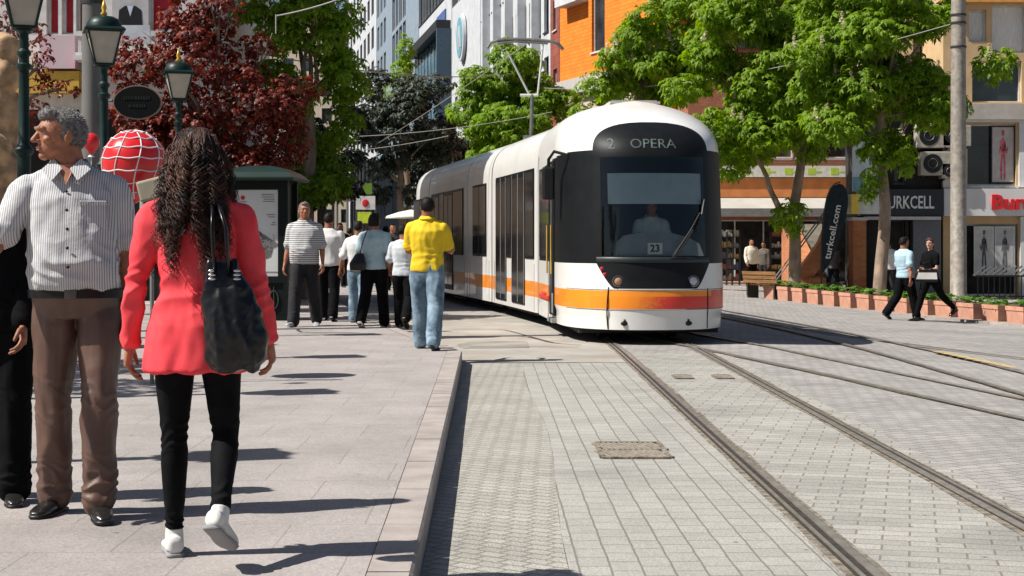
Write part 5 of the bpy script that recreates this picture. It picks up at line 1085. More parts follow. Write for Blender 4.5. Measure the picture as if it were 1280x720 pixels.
# gabled cream house behind
ops = [(1.2, 2.0, 6.2, 7.6), (3.2, 4.0, 6.2, 7.6)]
building('gabled_house', 'cream rendered house with dark raking eaves behind the phone shop', (px2(1112), Y+2.2), (px2(1260), Y+2.2), 8.0, 2.4, cmat('warm_cream_render', (.62, .48, .30)), ops)
t = thing('gable_eave', 'dark raking timber eave beside the air conditioners', 'eave', (px2(1118), Y+.0, 0)); m = MB(); m.tube([(0, -.1, pz(178)), (.45, -.1, pz(142)), (1.0, -.1, pz(108))], .06, 6); m.build('eave_board', mat('dark_timber', (.05, .03, .022), .8), t); m = MB(); m.tube([(0.02, .0, pz(180)), (.45, .0, pz(146)), (1.0, .0, pz(112))], .05, 6); m.build('soffit_board', frame_w, t)
def ac(px, py, w, label):
    t = thing('air_conditioner', label, 'air conditioner', (px2(px), Y-.45, pz(py)), 0, 'air conditioner units above the phone shop'); h = w*.72
    b_(t, 'casing', mat('ac_beige', (.40, .37, .31), .6, dirt=(5, (.2, .17, .13), .5)), (0, w, 0, .38, 0, h), bev=.02)
    m = MB(); m.M = Matrix.Translation((w*.36, -.006, h*.5)) @ Matrix.Rotation(R(90), 4, 'X'); m.lathe([(h*.40, -.02), (h*.40, .004), (h*.36, .008), (.01, .0)], n=24); g = m.build('fan_opening', black, t)
    m = MB()
    for r in (.2,): m.M = Matrix.Translation((w*.36, -.016, h*.5)) @ Matrix.Rotation(R(90), 4, 'X'); m.tube([(h*r*math.cos(a), h*r*math.sin(a), 0) for a in np.linspace(0, 2*PI, 25)], .006, 4, cap=False)
    m.build('fan_grille', steel, g); b_(t, 'wall_bracket', darkm, (.05, .09, 0, .42, -.05, -.003), (w-.09, w-.05, 0, .42, -.05, -.003))
ac(1141, 186, .95, 'big weathered unit at the upper left of the four'); ac(1173, 184, .8, 'narrow unit at the upper right beside the pole'); ac(1146, 220, .92, 'unit directly under the big one, above the phone sign'); ac(1172, 224, .6, 'small low unit nearest the grey pole')
# brick pier, white and blue panel above it
t = thing('brick_pier', 'orange brick pier at the right side of the outdoor stairs', 'pier', (px2(1062), Y-.5, 0)); b_(t, 'pier_shaft', rbrick, (0, .36, 0, .6, -.3, pz(276))); b_(t, 'pier_cap', offw, (-.04, .40, -.04, .64, pz(276)+.002, pz(272)))
sign('vertical_sign', 'tall pale blue and white sign panel above the brick pier', 'sign', (px2(1062), Y-.45, 0), 0, [('upper_panel', mat('pale_sign_white', (.58, .66, .72), .4), (0, .85, 0, .12, pz(222), pz(178))), ('lower_panel', mat('pale_sign_blue', (.20, .40, .50), .4), (0, .85, -.01, .12, pz(240), pz(222)-.004)), ('light_box', mat('light_box_white', (.62, .64, .64), .4), (-.25, .72, -.2, .0, pz(268), pz(244)))])
sign('small_sign', 'narrow yellow light box next to the feather flag', 'sign', (px2(1056), Y-.9, 0), 0, [('sign_box', mat('yellow_sign', (.75, .55, .08), .4), (0, .2, 0, .15, pz(268), pz(244))), ('sign_bracket', darkm, (.08, .12, .15, .6, pz(258), pz(255)))])
# --- outdoor stairs with brick parapets
st = thing('outdoor_staircase', 'concrete steps climbing between sloping brick parapets', 'stairs', (px2(1044), Y+.2, 0))
stone = mat('step_concrete', (.36, .34, .30), .85, var=.15, vs=4, bump=.3); m = MB()
for i in range(13): m.bx(-.35, .38, i*.3, 4.2, -.3+i*.17, -.3+(i+1)*.17-.002)
m.build('step', stone, st)
for x0_, x1_, zofs in ((-.80, -.36, .0), ):
    m = MB(); m.M = Matrix(((0, 0, 1, 0), (1, 0, 0, 0), (0, 1, 0, 0), (0, 0, 0, 1))); m.prism([(-.7, -.3), (4.0, -.3), (4.0, 2.0), (-.2, .45), (-.7, .35)], x0_, x1_); m.build('parapet', rbrick, st)
m = MB(); m.M = Matrix.Translation((-1.45, -.5, 0)); m.M = m.M @ Matrix.Rotation(R(0), 4, 'Z'); m.prism([(-.15, -.2), (.95, 1.35), (1.35, 2.3), (1.6, 2.35), (1.05, .75), (.35, -.2)], 0, .45, M=Matrix(((1, 0, 0, 0), (0, 0, 1, 0), (0, 1, 0, 0), (0, 0, 0, 1)))); m.build('raking_wall', rbrick, st)
m = MB(); 
for o_ in (-.6, -.3): m.tube([(-1.7+o_*.3, -.55, .2), (-.7+o_*.3, -.4, 1.5), (.1+o_*.3, -.2, 2.5)], .02, 6)
m.build('handrail', steel, st)
# --- long low shop row with awning, about 60 m away
Y = 60.0; xa = px2_ = X_(880, Y); xe = X_(1066, Y); zq = lambda p: Z_(p, Y); wd = xe-xa
def ex(t, L_):
    b_(t, 'logo_band', mat('white_logo_band', (.62, .62, .56), .5), (0, L_, -.5, -.003, zq(222), zq(208)))
    b_(t, 'brick_band', mat('orange_fascia', (.56, .21, .07), .7, var=.12, vs=3), (0, L_, -.4, -.003, zq(247), zq(223)))
    for i in range(7):
        m = MB(); m.bx(1.0+i*.85, 1.28+i*.85, -.507, -.501, zq(219), zq(211)); m.bx(1.28+i*.85, 1.5+i*.85, -.507, -.501, zq(216.5), zq(214.5)); m.build('green_logo', mat('logo_green', (.42, .56, .06), .5), t)
    link('band_letters', text_mesh('HATAY ET', .42, .02, .004, 1.1, warp=lambda a, b, c: (X_(948, Y)-xa+a, -.42+c, zq(236)+b)), t, mat('dim_gold_letters', (.42, .30, .10), .6)) if False else None
    m = MB(); m.ell((X_(906, Y)-xa, -.41, zq(236)), (.3, .02, .22)); m.build('red_emblem', m_, t)
    b_(t, 'terrace_rail', steel, (0, L_, -.52, -.48, zq(200), zq(199)), (0, L_, -.52, -.48, zq(204), zq(203.2)))
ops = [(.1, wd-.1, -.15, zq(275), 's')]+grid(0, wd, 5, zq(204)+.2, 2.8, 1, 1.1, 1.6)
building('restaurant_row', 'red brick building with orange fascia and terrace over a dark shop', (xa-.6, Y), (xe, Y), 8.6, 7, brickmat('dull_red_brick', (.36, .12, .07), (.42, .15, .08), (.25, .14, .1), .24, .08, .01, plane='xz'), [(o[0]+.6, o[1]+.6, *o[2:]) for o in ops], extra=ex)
aw = thing('awning', 'long off white cloth awning sloping over the dark shop', 'awning', (xa, Y, 0)); m = MB(); A_ = 2.4
m.add([(0, -.45, zq(248)), (wd, -.45, zq(248)), (wd, -A_, zq(262)), (0, -A_, zq(262)), (0, -.45, zq(248)-.03), (wd, -.45, zq(248)-.03), (wd, -A_, zq(262)-.03), (0, -A_, zq(262)-.03)], [(3, 2, 1, 0), (4, 5, 6, 7), (0, 1, 5, 4), (2, 3, 7, 6)]); m.build('canopy', mat('awning_cloth', (.42, .40, .36), .85, var=.12, vs=2, dirt=(1, (.3, .28, .24), .6)), aw)
b_(aw, 'valance', mat('valance_grey', (.17, .17, .17), .85), (0, wd, -A_-.02, -A_, zq(272), zq(262)-.01)); b_(aw, 'awning_post', darkm, (.1, .16, -A_, -A_+.06, -.3, zq(270)), (wd-.2, wd-.14, -A_, -A_+.06, -.3, zq(270)))
# goods on stands in front of the dark shop
rg = random.Random(4)
gcol = [(.5, .45, .4), (.4, .12, .08), (.12, .14, .2), (.5, .35, .12), (.25, .25, .25)]
for i, px in enumerate((908, 917, 972, 1003)):
    t = thing('display_stand', ['stand of stacked goods closest to the tram side', 'second stand of stacked goods from the tram', 'pale wire stand right of the man in cream', 'dark goods stand behind the first chestnut trunk'][i], 'display stand', (X_(px, Y-1.7), Y-1.7, -.26), 0, 'goods stands under the awning')
    b_(t, 'stand_frame', darkm, (-.25, -.22, 0, .3, 0, 2.0), (.22, .25, 0, .3, 0, 2.0)); 
    for k in range(5): b_(t, 'shelf', darkm, (-.22, .22, 0, .3, .2+k*.4, .22+k*.4))
    for k in range(5):
        m = MB()
        for j in range(4): x = -.16+j*.105; hh = rg.uniform(.12, .26); m.box((x, .12, .222+k*.4+hh/2), (.085, .12, hh), rz=rg.uniform(-.2, .2))
        m.build('goods', mat('goods_%d' % ((i+k) % 5), gcol[(i+k) % 5], .7), t)
# --- orange tower and maroon house rising behind the trees
Op = [(2.0, 4.6, 15.2, 17.5)]
O0 = Vector((X_(700, 73), 73)); O1 = Vector((O0.x+.379*9.5, 73-9.5))
building('orange_tower', 'bright orange brick clad tower above the flowering chestnut', O0, O1, 24, 4, obrick, [(3.6, 5.0, 9.6, 13.0), (1.2, 3.4, 13.6, 16), (7.0, 9.5, 13.6, 16)], z0=-.3, framem=frame_w, extra=lambda t, L_: (b_(t, 'ledge', mat('grey_ledge', (.42, .40, .38), .8), (-.1, L_, -.5, -.003, 7.9, 8.55)), b_(t, 'bay_window_box', offw, (.8, 3.2, -.6, -.003, 11.9, 13.5)), b_(t, 'ground_floor_cladding', cream, (0, L_, -.15, -.004, -.3, 7.85))))
building('maroon_house', 'dark maroon house showing above the chestnut tops', (X_(835, 66), 66), (X_(1120, 66), 66), 22, 8, mat('maroon_cladding', (.13, .035, .035), .6), grid(0, 9, 4, 12.6, 3, 3, 1.2, 1.6))
# --- long row of the right side of the street, receding to the bend
def FX(Yv): return 4.5-.175*(Yv-60)
def facade(px0, px1, *a, **k):     # px0 left (far), px1 right (near)
    y0 = 30000/(px0-290); y1 = 30000/(px1-290); P0 = Vector((FX(y0), y0)); P1 = Vector((FX(y1), y1)); return P0, P1, (P1-P0).length
P0, P1, Ln = facade(688.5, 699.5); building('narrow_block', 'narrow brown red tiled block left of the orange tower', P0, P1, 30, 6, brickmat('brown_tiles', (.26, .07, .05), (.32, .09, .06), (.18, .06, .05), .4, .4, .02, plane='xz'), grid(0, Ln, 1, 8, 3.2, 5, .9, 1.4))
P0, P1, Ln = facade(601, 688)
def ex(t, L_):
    for u in (.16, .34, .52, .70, .88): b_(t, 'fin', offw, (L_*u-.25, L_*u+.1, -.45, -.003, 3, 31))
building('white_block', 'tall white office block with vertical fins left of the orange tower', P0, P1, 31, 9, offw, grid(0, Ln, 11, 5.0, 3.2, 8, 1.15, 2.0), extra=ex, framem=frame_d)
P0, P1, Ln = facade(565, 600.5)
def ex(t, L_):
    m = MB(); m.M = Matrix.Translation((L_*.45, -.16, 14.6)) @ Matrix.Rotation(R(90), 4, 'X'); m.lathe([(1.55, -.1), (1.55, .1), (1.35, .12)], n=28); a = m.build('round_emblem_rim', offw, t, smooth=True, angle=40); m = MB(); m.M = Matrix.Translation((L_*.45, -.30, 14.6)) @ Matrix.Rotation(R(90), 4, 'X'); m.lathe([(1.3, -.02), (1.3, .02)], n=28); m.build('emblem_disc', mat('emblem_teal', (.16, .38, .48), .4), a)
    m = MB(); [m.box((L_*.45+dx, -.34, 14.6+dz), (.24, .03, 1.5), ry=an) for dx, dz, an in ((-.4, 0, .3), (.4, 0, -.3), (0, -.1, 0))]; m.build('emblem_mark', offw, a)
    b_(t, 'orange_balcony', mat('orange_panels', (.62, .20, .03), .6), (.2, 3.2, -1.1, -.003, 18.6, 19.9), (3.4, L_-1.5, -1.1, -.003, 18.6, 19.9))
building('emblem_block', 'white block with round teal emblem and orange balcony', P0, P1, 33, 9, offw, [(L, L+1.6, z, z+2.0) for L in (1.0, 3.6, 6.2) for z in (20.2, 23.6, 27)]+grid(0, Ln, 3, 3.5, 3, 3, 1.3, 1.6), extra=ex)
P0, P1, Ln = facade(524, 564.5)
def ex(t, L_):
    b_(t, 'glass_screen', mat('blue_green_glass_wall', (.10, .20, .27), .12, var=.5, vs=1.2, spec=.7), (.6, L_-.6, -.35, -.003, 4.5, 15.9)); b_(t, 'screen_top', frame_d, (.4, L_-.4, -1.0, -.003, 15.95, 16.6)); b_(t, 'screen_edge', mat('deep_blue_edge', (.05, .09, .13), .3), (L_-.55, L_-.1, -1.0, -.003, 4.5, 16))
    m = MB(); [m.bx(.6+(L_-1.2)*i/9-.05, .6+(L_-1.2)*i/9+.05, -.42, -.36, 4.5, 15.9) for i in range(10)]; m.build('mullion', mat('teal_mullion', (.2, .3, .36), .4), t)
    link('sign_letters', text_mesh('BANK', 1.0, .1, .02, 1.2, warp=lambda a, b, c: (L_*.7+a, -.1+c, 17.8+b)), t, mat('blue_letters', (.06, .1, .28), .4)) if False else b_(t, 'blue_name_plate', mat('blue_plate', (.08, .13, .32), .4), (L_*.62, L_*.86, -.1, -.003, 16.9, 17.7))
building('glass_screen_block', 'pale block with a large blue green glass screen facing the street', P0, P1, 34, 9, offw, grid(0, Ln, 10, 18.6, 3.6, 4, 2.0, 2.4), extra=ex, framem=frame_d)
P0, P1, Ln = facade(471, 523.5)
building('grey_block', 'blue grey tower with dark glazed grid farther down the street', P0, P1, 44, 9, greyb, grid(0, Ln*.28, 3, 4, 3.4, 11, 2.2, 2.4)+grid(Ln*.42, Ln*.75, 4, 4, 3.4, 11, 2.4, 3.0), framem=frame_w, sub=False)
P0, P1, Ln = facade(436, 470.5)
building('white_tower', 'white tower with column of grey windows at the street bend', P0, P1, 50, 12, offw, grid(2, Ln*.95, 7, 4, 3.6, 12, 3.0, 2.3), framem=frame_d, sub=False, extra=lambda t, L_: b_(t, 'corner_pipe', steel, (-.5, 0, -.3, .3, 0, 50)))
# far end and left row
building('end_block', 'pale block closing the view at the far end of the street', (-42, 218), (-18, 214), 32, 12, cream, grid(0, 24, 9, 4, 3.4, 8, 1.4, 1.8), framem=frame_d, sub=False)
def LX(Yv): return -12-.10*(Yv-60)*1.35
for i, (ya, yb, h, m_w, lab) in enumerate(((78, 62, 14, cream, 'cream block on the left side of the street behind the copper tree'), (104, 78.3, 18, offw, 'white block on the left side of the street'), (140, 104.3, 20, cmat('pale_ochre_render', (.50, .36, .2)), 'ochre block on the left side of the street'), (200, 140.3, 24, cmat('pale_grey_render', (.44, .44, .43)), 'pale grey block farthest along the left side of the street'))):
    A = (LX(yb), yb); B = (LX(ya), ya); Ln = (Vector(A)-Vector(B)).length
    building('left_block'.replace('left', 'street'), lab, A, B, h, 9, m_w, grid(0, Ln, max(3, int(Ln/3)), 3.8, 3.1, int((h-4)/3.1), 1.2, 1.6), framem=frame_d, sub=False)
# --- left corner building with red panels
Y = 30.0; x0 = X_(-120, Y); x1 = X_(246, Y); zz = lambda p: Z_(p, Y); uu = lambda p: X_(p, Y)-x0
redp = mat('dark_red_panel', (.42, .018, .035), .6, var=.1); patt = mat('patterned_red_panel', (.36, .03, .045), .6, var=.4, vs=9, col2=(.55, .30, .28))
bw = mat('building_white_trim', (.58, .57, .55), .7)
ops = [(uu(58), uu(73), zz(43), zz(-20), 'r'), (uu(77), uu(92), zz(43), zz(-20), 'r'), (uu(95), uu(104), zz(43), zz(-20), 'r'), (uu(186), uu(224), zz(38), zz(-40), 'r'), (uu(20), uu(48), zz(43), zz(-20), 'r'), (uu(108), uu(240), .2, 3.9, 's'), (uu(-60), uu(100), .2, 3.9, 's')]
def ex(t, L_):
    b_(t, 'pink_white_sign', mat('pink_white_board', (.62, .58, .58), .6, var=.2, vs=1.2, col2=(.66, .36, .44)), (uu(56), uu(100), -.35, -.003, zz(88), zz(47)))
    b_(t, 'yellow_fascia', mat('ochre_fascia', (.55, .34, .05), .7), (uu(-60), uu(104), -.30, -.003, zz(118), zz(91)))
    b_(t, 'balustrade', bw, (uu(105), uu(244), -.6, -.5, zz(50), zz(44)), (uu(105), uu(244), -.6, -.5, zz(74), zz(70)))
    m = MB(); [m.bx(uu(108+i*9), uu(112+i*9), -.58, -.52, zz(70), zz(50)) for i in range(15)]; m.build('baluster', bw, t)
    b_(t, 'balcony_slab', bw, (uu(104), uu(246), -.7, -.003, zz(80), zz(74)-.003))
building('corner_building', 'pale corner building with dark red window panels behind the copper tree', (x0, Y), (x1, Y), 9.5, 9, bw, ops, glassm=redp, extra=ex, framem=bw)
m_white = mat('white_letters', (.75, .75, .75), .5)
sign('balcony_sign', 'white sign with the letters ARC hung below the balcony', 'sign', (X_(183, Y), Y-.95, 0), 0, [('sign_plate', mat('pale_blue_plate', (.50, .54, .60), .5), (-.28, .28, 0, .05, zz(62), zz(40)))],
     [('sign_letters', 'ARC', .26, 0, -.03, zz(76), m_white, .006, 1.1), ('small_letters', 'TEK', .1, 0, -.03, zz(59), black, .002, 1)] if False else [('sign_letters', 'ARC', .26, 0, -.03, zz(76), m_white, .006, 1.1)])
t = thing('suit_poster', 'poster of a dark suit and tie on the corner building', 'poster', (X_(164, Y), Y-.02, 0)); b_(t, 'sheet', mat('poster_grey', (.42, .41, .42), .6), (-.34, .34, -.05, 0, zz(38), zz(-14)))
m = MB(); zt = zz(8); zb = zz(35); m.add([(-.23, -.056, zb), (.23, -.056, zb), (.21, -.056, zt-.08), (.1, -.056, zt), (-.1, -.056, zt), (-.21, -.056, zt-.08)], [(0, 1, 2, 3, 4, 5)]); m.build('printed_jacket', black, t); m = MB(); m.add([(-.06, -.059, zt), (.06, -.059, zt), (0, -.059, zt-.2)], [(2, 1, 0)]); m.build('printed_shirt', mat('print_pale_blue', (.5, .56, .66), .6), t)
# ---------------- street furniture ----------------
lampglass = mat('lamp_frosted_glass', (.42, .38, .31), .35, var=.15, vs=5, spec=.6); gold = mat('finial_gold', (.62, .36, .05), .4, metal=.4)
def park_lamp(loc, h, label):
    """h: height of the lantern's foot above the pavement"""
    t = thing('park_lamp', label, 'street lamp', loc, R(18), 'green park lamps along the left pavement')
    m = MB(); r = .075; m.lathe([(.17, 0), (.17, .12), (.13, .16), (.12, .6), (.09, .68), (r, .75), (r, .95), (.095, .98), (.095, 1.03), (r*.95, 1.06), (r*.9, h*.62), (.095, h*.62+.03), (.10, h*.62+.06), (.075, h*.62+.09), (.055, h*.62+.12), (.05, h-.42), (.075, h-.40), (.078, h-.36), (.05, h-.34), (.05, h-.28), (.07, h-.26), (.07, h-.23), (.045, h-.2), (.045, h-.05), (.08, h-.02), (.08, h)], n=20); m.build('post', dgreen, t, smooth=True, angle=35)
    lan = MB()
    b, tp, H = .105, .20, .42
    for s1 in (-1, 1):
        for s2 in (-1, 1): lan.tube([(s1*b, s2*b, h), (s1*tp, s2*tp, h+H)], .014, 6)
    for hh, q in ((h+.01, b), (h+H, tp)):
        for a, c in (((-q, -q), (q, -q)), ((q, -q), (q, q)), ((q, q), (-q, q)), ((-q, q), (-q, -q))): lan.tube([(a[0], a[1], hh), (c[0], c[1], hh)], .016, 6)
    lan.bx(-b, b, -b, b, h-.0, h+.012); L_ = lan.build('lantern', dgreen, t)
    m = MB()
    for k in range(4):
        m.M = Matrix.Rotation(k*PI/2, 4, 'Z'); m.add([(-b+.006, -b+.004, h+.02), (b-.006, -b+.004, h+.02), (tp-.006, -tp+.004, h+H-.01), (-tp+.006, -tp+.004, h+H-.01)], [(0, 1, 2, 3)])
    m.build('glass', lampglass, L_)
    m = MB(); m.M = Matrix.Rotation(PI/4, 4, 'Z'); q = 1.414; m.lathe([(.245*q, h+H), (.25*q, h+H+.02), (.22*q, h+H+.05)], n=4)
    m.M = Matrix.Identity(4); m.lathe([(.225, h+H+.045), (.215, h+H+.10), (.18, h+H+.16), (.12, h+H+.19), (.05, h+H+.20)], n=20); m.build('lantern_roof', dgreen, L_, smooth=True, angle=40)
    m = MB(); m.lathe([(.03, h+H+.2), (.045, h+H+.23), (.02, h+H+.26), (.035, h+H+.30), (.008, h+H+.40)], n=10); m.build('finial', gold, L_, smooth=True)
    return t
def lampat(px, py_foot, Y, label):
    park_lamp((X_(px, Y), Y, SW), Z_(py_foot, Y)-SW, label)
lampat(30, 36, 16, 'green park lamp behind the head of the pinstriped man, nearest of the row')
lampat(130, 82, 20, 'green park lamp rising between the red balloons')
lampat(223, 125, 26, 'green park lamp above the curly haired woman')
park_lamp((-4.75, 12, SW), 3.35, 'green park lamp just outside the left edge, casting a thin shadow'); park_lamp((-4.6, 8.2, SW), 3.35, 'green park lamp beside the camera on the left')
# steel pole and oval sign
Y = 21.5; p = thing('steel_pole', 'thick grey steel pole behind the second park lamp', 'pole', (X_(116, Y), Y, SW)); m = MB(); m.lathe([(.16, 0), (.15, 2), (.135, 5), (.125, 8)], n=20); m.build('shaft', mat('dull_pole_steel', (.13, .125, .12), .6, dirt=(3, (.05, .05, .05), .5)), p, smooth=True, angle=50)
m = MB(); [m.lathe([(.15, z), (.15, z+.06)], n=20) for z in (4.4, 4.9)]; m.build('clamp', darkm, p)
Y = 20.6; s = thing('oval_sign', 'black oval hanging sign with pale rim beside the park lamp', 'sign', (X_(172, Y), Y, Z_(128, Y)))
m = MB(); m.M = Matrix.Rotation(R(90), 4, 'X'); m.lathe([(.30, -.02), (.315, -.02), (.315, .02), (.30, .02)], n=40, sy=.70); m.build('sign_rim', mat('rim_bronze', (.25, .18, .14), .5, metal=.3), s)
m = MB(); m.M = Matrix.Rotation(R(90), 4, 'X'); m.lathe([(.298, -.012), (.298, .026)], n=40, sy=.69); m.build('sign_face', mat('sign_black', (.005, .005, .006), .6, spec=.1), s)
m = MB(); rg = random.Random(3)
for r_, zc, hh in ((.17, .05, .05), (.11, -.05, .04)):
    x = -r_
    while x < r_: w = rg.uniform(.012, .026); m.bx(x, x+w, -.031, -.028, zc-hh*.5*rg.uniform(.5, 1), zc+hh*.5); x += w+.012
m.build('faded_lettering', mat('faded_grey_letters', (.02, .023, .024), .6, spec=.1), s)
m = MB(); m.tube([(-.32, .0, .02), (-.45, .1, .03), (-.58, .6, .05), (-.60, .85, .05)], .018, 6); m.tube([(.31, 0, -.05), (.37, 0, -.16), (.45, .0, -.20), (.55, .1, -.2)], .008, 6); m.build('sign_bracket', darkm, s)
# balloons
Y = 14.0; bl = thing('checked_balloon', 'big red balloon with white grid lines behind the pinstriped man', 'balloon', (X_(167, Y), Y, Z_(203, Y)))
br_ = 40/F*Y; m = MB(); m.lathe([(.02, -br_*1.28), (.08, -br_*1.15)]+[(br_*math.cos(a), br_*math.sin(a)*(1.0 if a > 0 else 1.18)) for a in np.linspace(-1.25, 1.5, 18)]+[(.005, br_)], n=32); m.build('skin', mat('red_foil', (.62, .015, .02), .3, var=.05, coat=.3), bl, smooth=True)
m = MB(); rr = br_*1.004
for k in range(9):
    a0 = k*2*PI/9*1.0+.2; m.tube([(rr*math.cos(b)*math.cos(a0+.15*math.sin(b*2)), rr*math.cos(b)*math.sin(a0+.15*math.sin(b*2)), rr*math.sin(b)*(1.0 if b > 0 else 1.18)) for b in np.linspace(-1.3, 1.5, 18)], .006, 5)
for b in (-.95, -.6, -.25, .1, .45, .8, 1.15):
    m.tube([(rr*math.cos(b)*math.cos(a), rr*math.cos(b)*math.sin(a), rr*math.sin(b)*(1.0 if b > 0 else 1.18)-.006*math.cos(a*9+1)) for a in np.linspace(0, 2*PI, 60)], .006, 5, cap=False)
m.build('white_grid', mat('white_print', (.7, .66, .66), .5), bl, smooth=True)
m = MB(); m.tube([(0, 0, -br_*1.28), (.03, .02, -.9), (0, .0, -1.6)], .004, 4); m.build('string', white, bl)
Y = 13.2; bl = thing('small_balloon', 'small plain red balloon beside the pinstriped man\'s head', 'balloon', (X_(114, Y), Y, Z_(178, Y))); m = MB(); m.lathe([(.006, -.10), (.03, -.085)]+[(.068*math.cos(a), .078*math.sin(a)) for a in np.linspace(-1.1, 1.5, 12)]+[(.002, .078)], n=20); m.build('skin', mat('red_foil', (.62, .015, .02)), bl, smooth=True)
m = MB(); m.lathe([(.03, -.12), (.012, -.098)], n=10); m.build('knot', white, bl); m = MB(); m.tube([(0, 0, -.12), (.02, 0, -.8), (0, 0, -1.5)], .003, 4); m.build('string', white, bl)
vd = thing('balloon_rack', 'pale handle board holding the balloons behind the man', 'rack', (X_(190, 13.6), 13.6, SW)); m = MB(); m.tube([(0, 0, 0), (0, 0, 1.55)], .018, 8); m.build('rack_pole', steel, vd); m = MB(); m.box((.03, 0, 1.66), (.30, .06, .18), ry=-.25, bev=.02); m.build('rack_board', mat('dull_khaki', (.30, .27, .2), .8), vd); m = MB(); m.tube([(-.5, .3, 1.2), (0, 0, 1.35), (-.25, .35, 1.75)], .008, 5); m.build('rack_arm', steel, vd)
# tan sculpture at the left edge
Y = 18.0; sc = thing('stone_sculpture', 'tan lumpy stone sculpture behind the nearest lamp post', 'sculpture', (X_(6, Y), Y, SW))
m = MB(); bz = lambda p: Z_(p, Y)-SW
m.ell((0, 0, bz(65)), (.17, .16, .22)); m.ell((.0, 0, bz(95)), (.24, .2, .2)); m.ell((-.12, 0, bz(150)), (.26, .22, .5)); m.ell((.10, .02, bz(150)), (.09, .1, .34)); m.tube([(-.1, 0, 0), (-.12, 0, bz(170))], [.5, .26], 14); me = remesh(m, .03, 3); displace(me, lambda v: .05*N3(v, 5)+.015*N3(v, 17)); link('figure', me, sc, mat('tan_sandstone', (.42, .27, .15), .85, var=.4, vs=6, bump=.6, bs=20, dirt=(4, (.10, .07, .05), .7)))
b_(sc, 'plinth', kerbm, (-.65, .55, -.55, .55, 0, .5), bev=.03)
# information kiosk
Y = 24.6; kk = thing('poster_kiosk', 'dark green poster kiosk with domed roof and framed city notice', 'kiosk', (X_(321, Y), Y, SW), R(-4)); u = Y/F
kg = mat('kiosk_green_black', (.005, .009, .008), .5, spec=.15); W2 = 37*u; Hk = 1.2-(-(303-222)*u)+.0
zt_ = Z_(226, Y)-SW
for sx_ in (-1, 1):
    for sy_ in (0, 1): b_(kk, 'corner_post', kg, (sx_*W2-.035, sx_*W2+.035, sy_*.7-.035, sy_*.7+.035, 0, zt_))
b_(kk, 'base_panel', kg, (-W2, W2, 0, .7, .05, .58)); b_(kk, 'base_plinth', kg, (-W2-.06, W2+.06, -.06, .76, 0, .07))
m = MB()
for k in range(4):
    xc = -W2+.1+(2*W2-.2)*(k+.5)/4; m.tube([(xc+.07*math.cos(a), -.012, .32+.14*math.sin(a)) for a in np.linspace(0, 2*PI, 17)], .009, 5, cap=False); m.tube([(xc, -.012, .12), (xc, -.012, .52)], .007, 5)
m.build('scrollwork', mat('kiosk_highlight', (.06, .07, .065), .3), kk)
b_(kk, 'frame', kg, (-W2+.035, -W2+.12, -.03, .05, .58, zt_), (W2-.12, W2-.035, -.03, .05, .58, zt_), (-W2+.12, W2-.12, -.03, .05, .58, .68), (-W2+.12, W2-.12, -.03, .05, zt_-.14, zt_))
pp = b_(kk, 'notice', mat('notice_paper', (.56, .57, .56), .5, var=.04), (-W2+.12, W2-.12, -.012, 0, .68, zt_-.14))
b_(kk, 'back_panel', kg, (-W2+.04, W2-.04, .03, .68, .58, zt_))
m = MB(); xr = W2-.2; m.add([(-.18, -.016, 1.05), (.02, -.016, .90), (.22, -.016, .98), (.26, -.016, 1.12), (.36, -.016, 1.16), (.10, -.016, 1.33), (-.05, -.016, 1.45), (-.3, -.016, 1.52), (-.3, -.016, 1.2)], [(0, 1, 2, 3, 4, 5, 6, 7, 8)]); m.build('printed_mosque_sketch', mat('dark_print', (.06, .06, .065), .7, var=.5, vs=30, col2=(.2, .2, .2)), pp)
m = MB(); m.M = Matrix.Translation((-W2+.24, -.016, zt_-.26)) @ Matrix.Rotation(R(90), 4, 'X'); m.lathe([(.035, 0), (.035, .002)], n=14); m.build('red_mark', redl, pp)
m = MB(); rg = random.Random(9)
for (xa_, xb_, za, n_) in ((-W2+.17, -W2+.31, zt_-.33, 1), (W2-.38, W2-.17, zt_-.22, 4), (W2-.30, W2-.16, 1.62, 2), (W2-.24, W2-.16, 1.5, 2), (W2-.22, W2-.16, 1.3, 6), (-.35, .35, .74, 1)):
    for i in range(n_): m.bx(xa_+rg.uniform(0, .04), xb_-rg.uniform(0, .02), -.017, -.014, za-i*.035, za-i*.035+.012)
m.build('printed_lines', mat('print_grey', (.2, .2, .2), .7), pp)
m = MB(); wr = W2+.16; m.M = Matrix.Translation((0, .35, 0)); q = 1.414
m.M = m.M @ Matrix.Rotation(PI/4, 4, 'Z'); m.lathe([(wr*q, zt_), (wr*q*1.02, zt_+.04), (wr*q*.97, zt_+.06)], n=4); m.lathe([(wr*q*.97, zt_+.06), (wr*q*.85, zt_+.13), (wr*q*.6, zt_+.20), (wr*q*.3, zt_+.24), (.02, zt_+.25)], n=4); m.build('roof', mat('kiosk_roof_green', (.008, .022, .018), .45, spec=.3), kk)
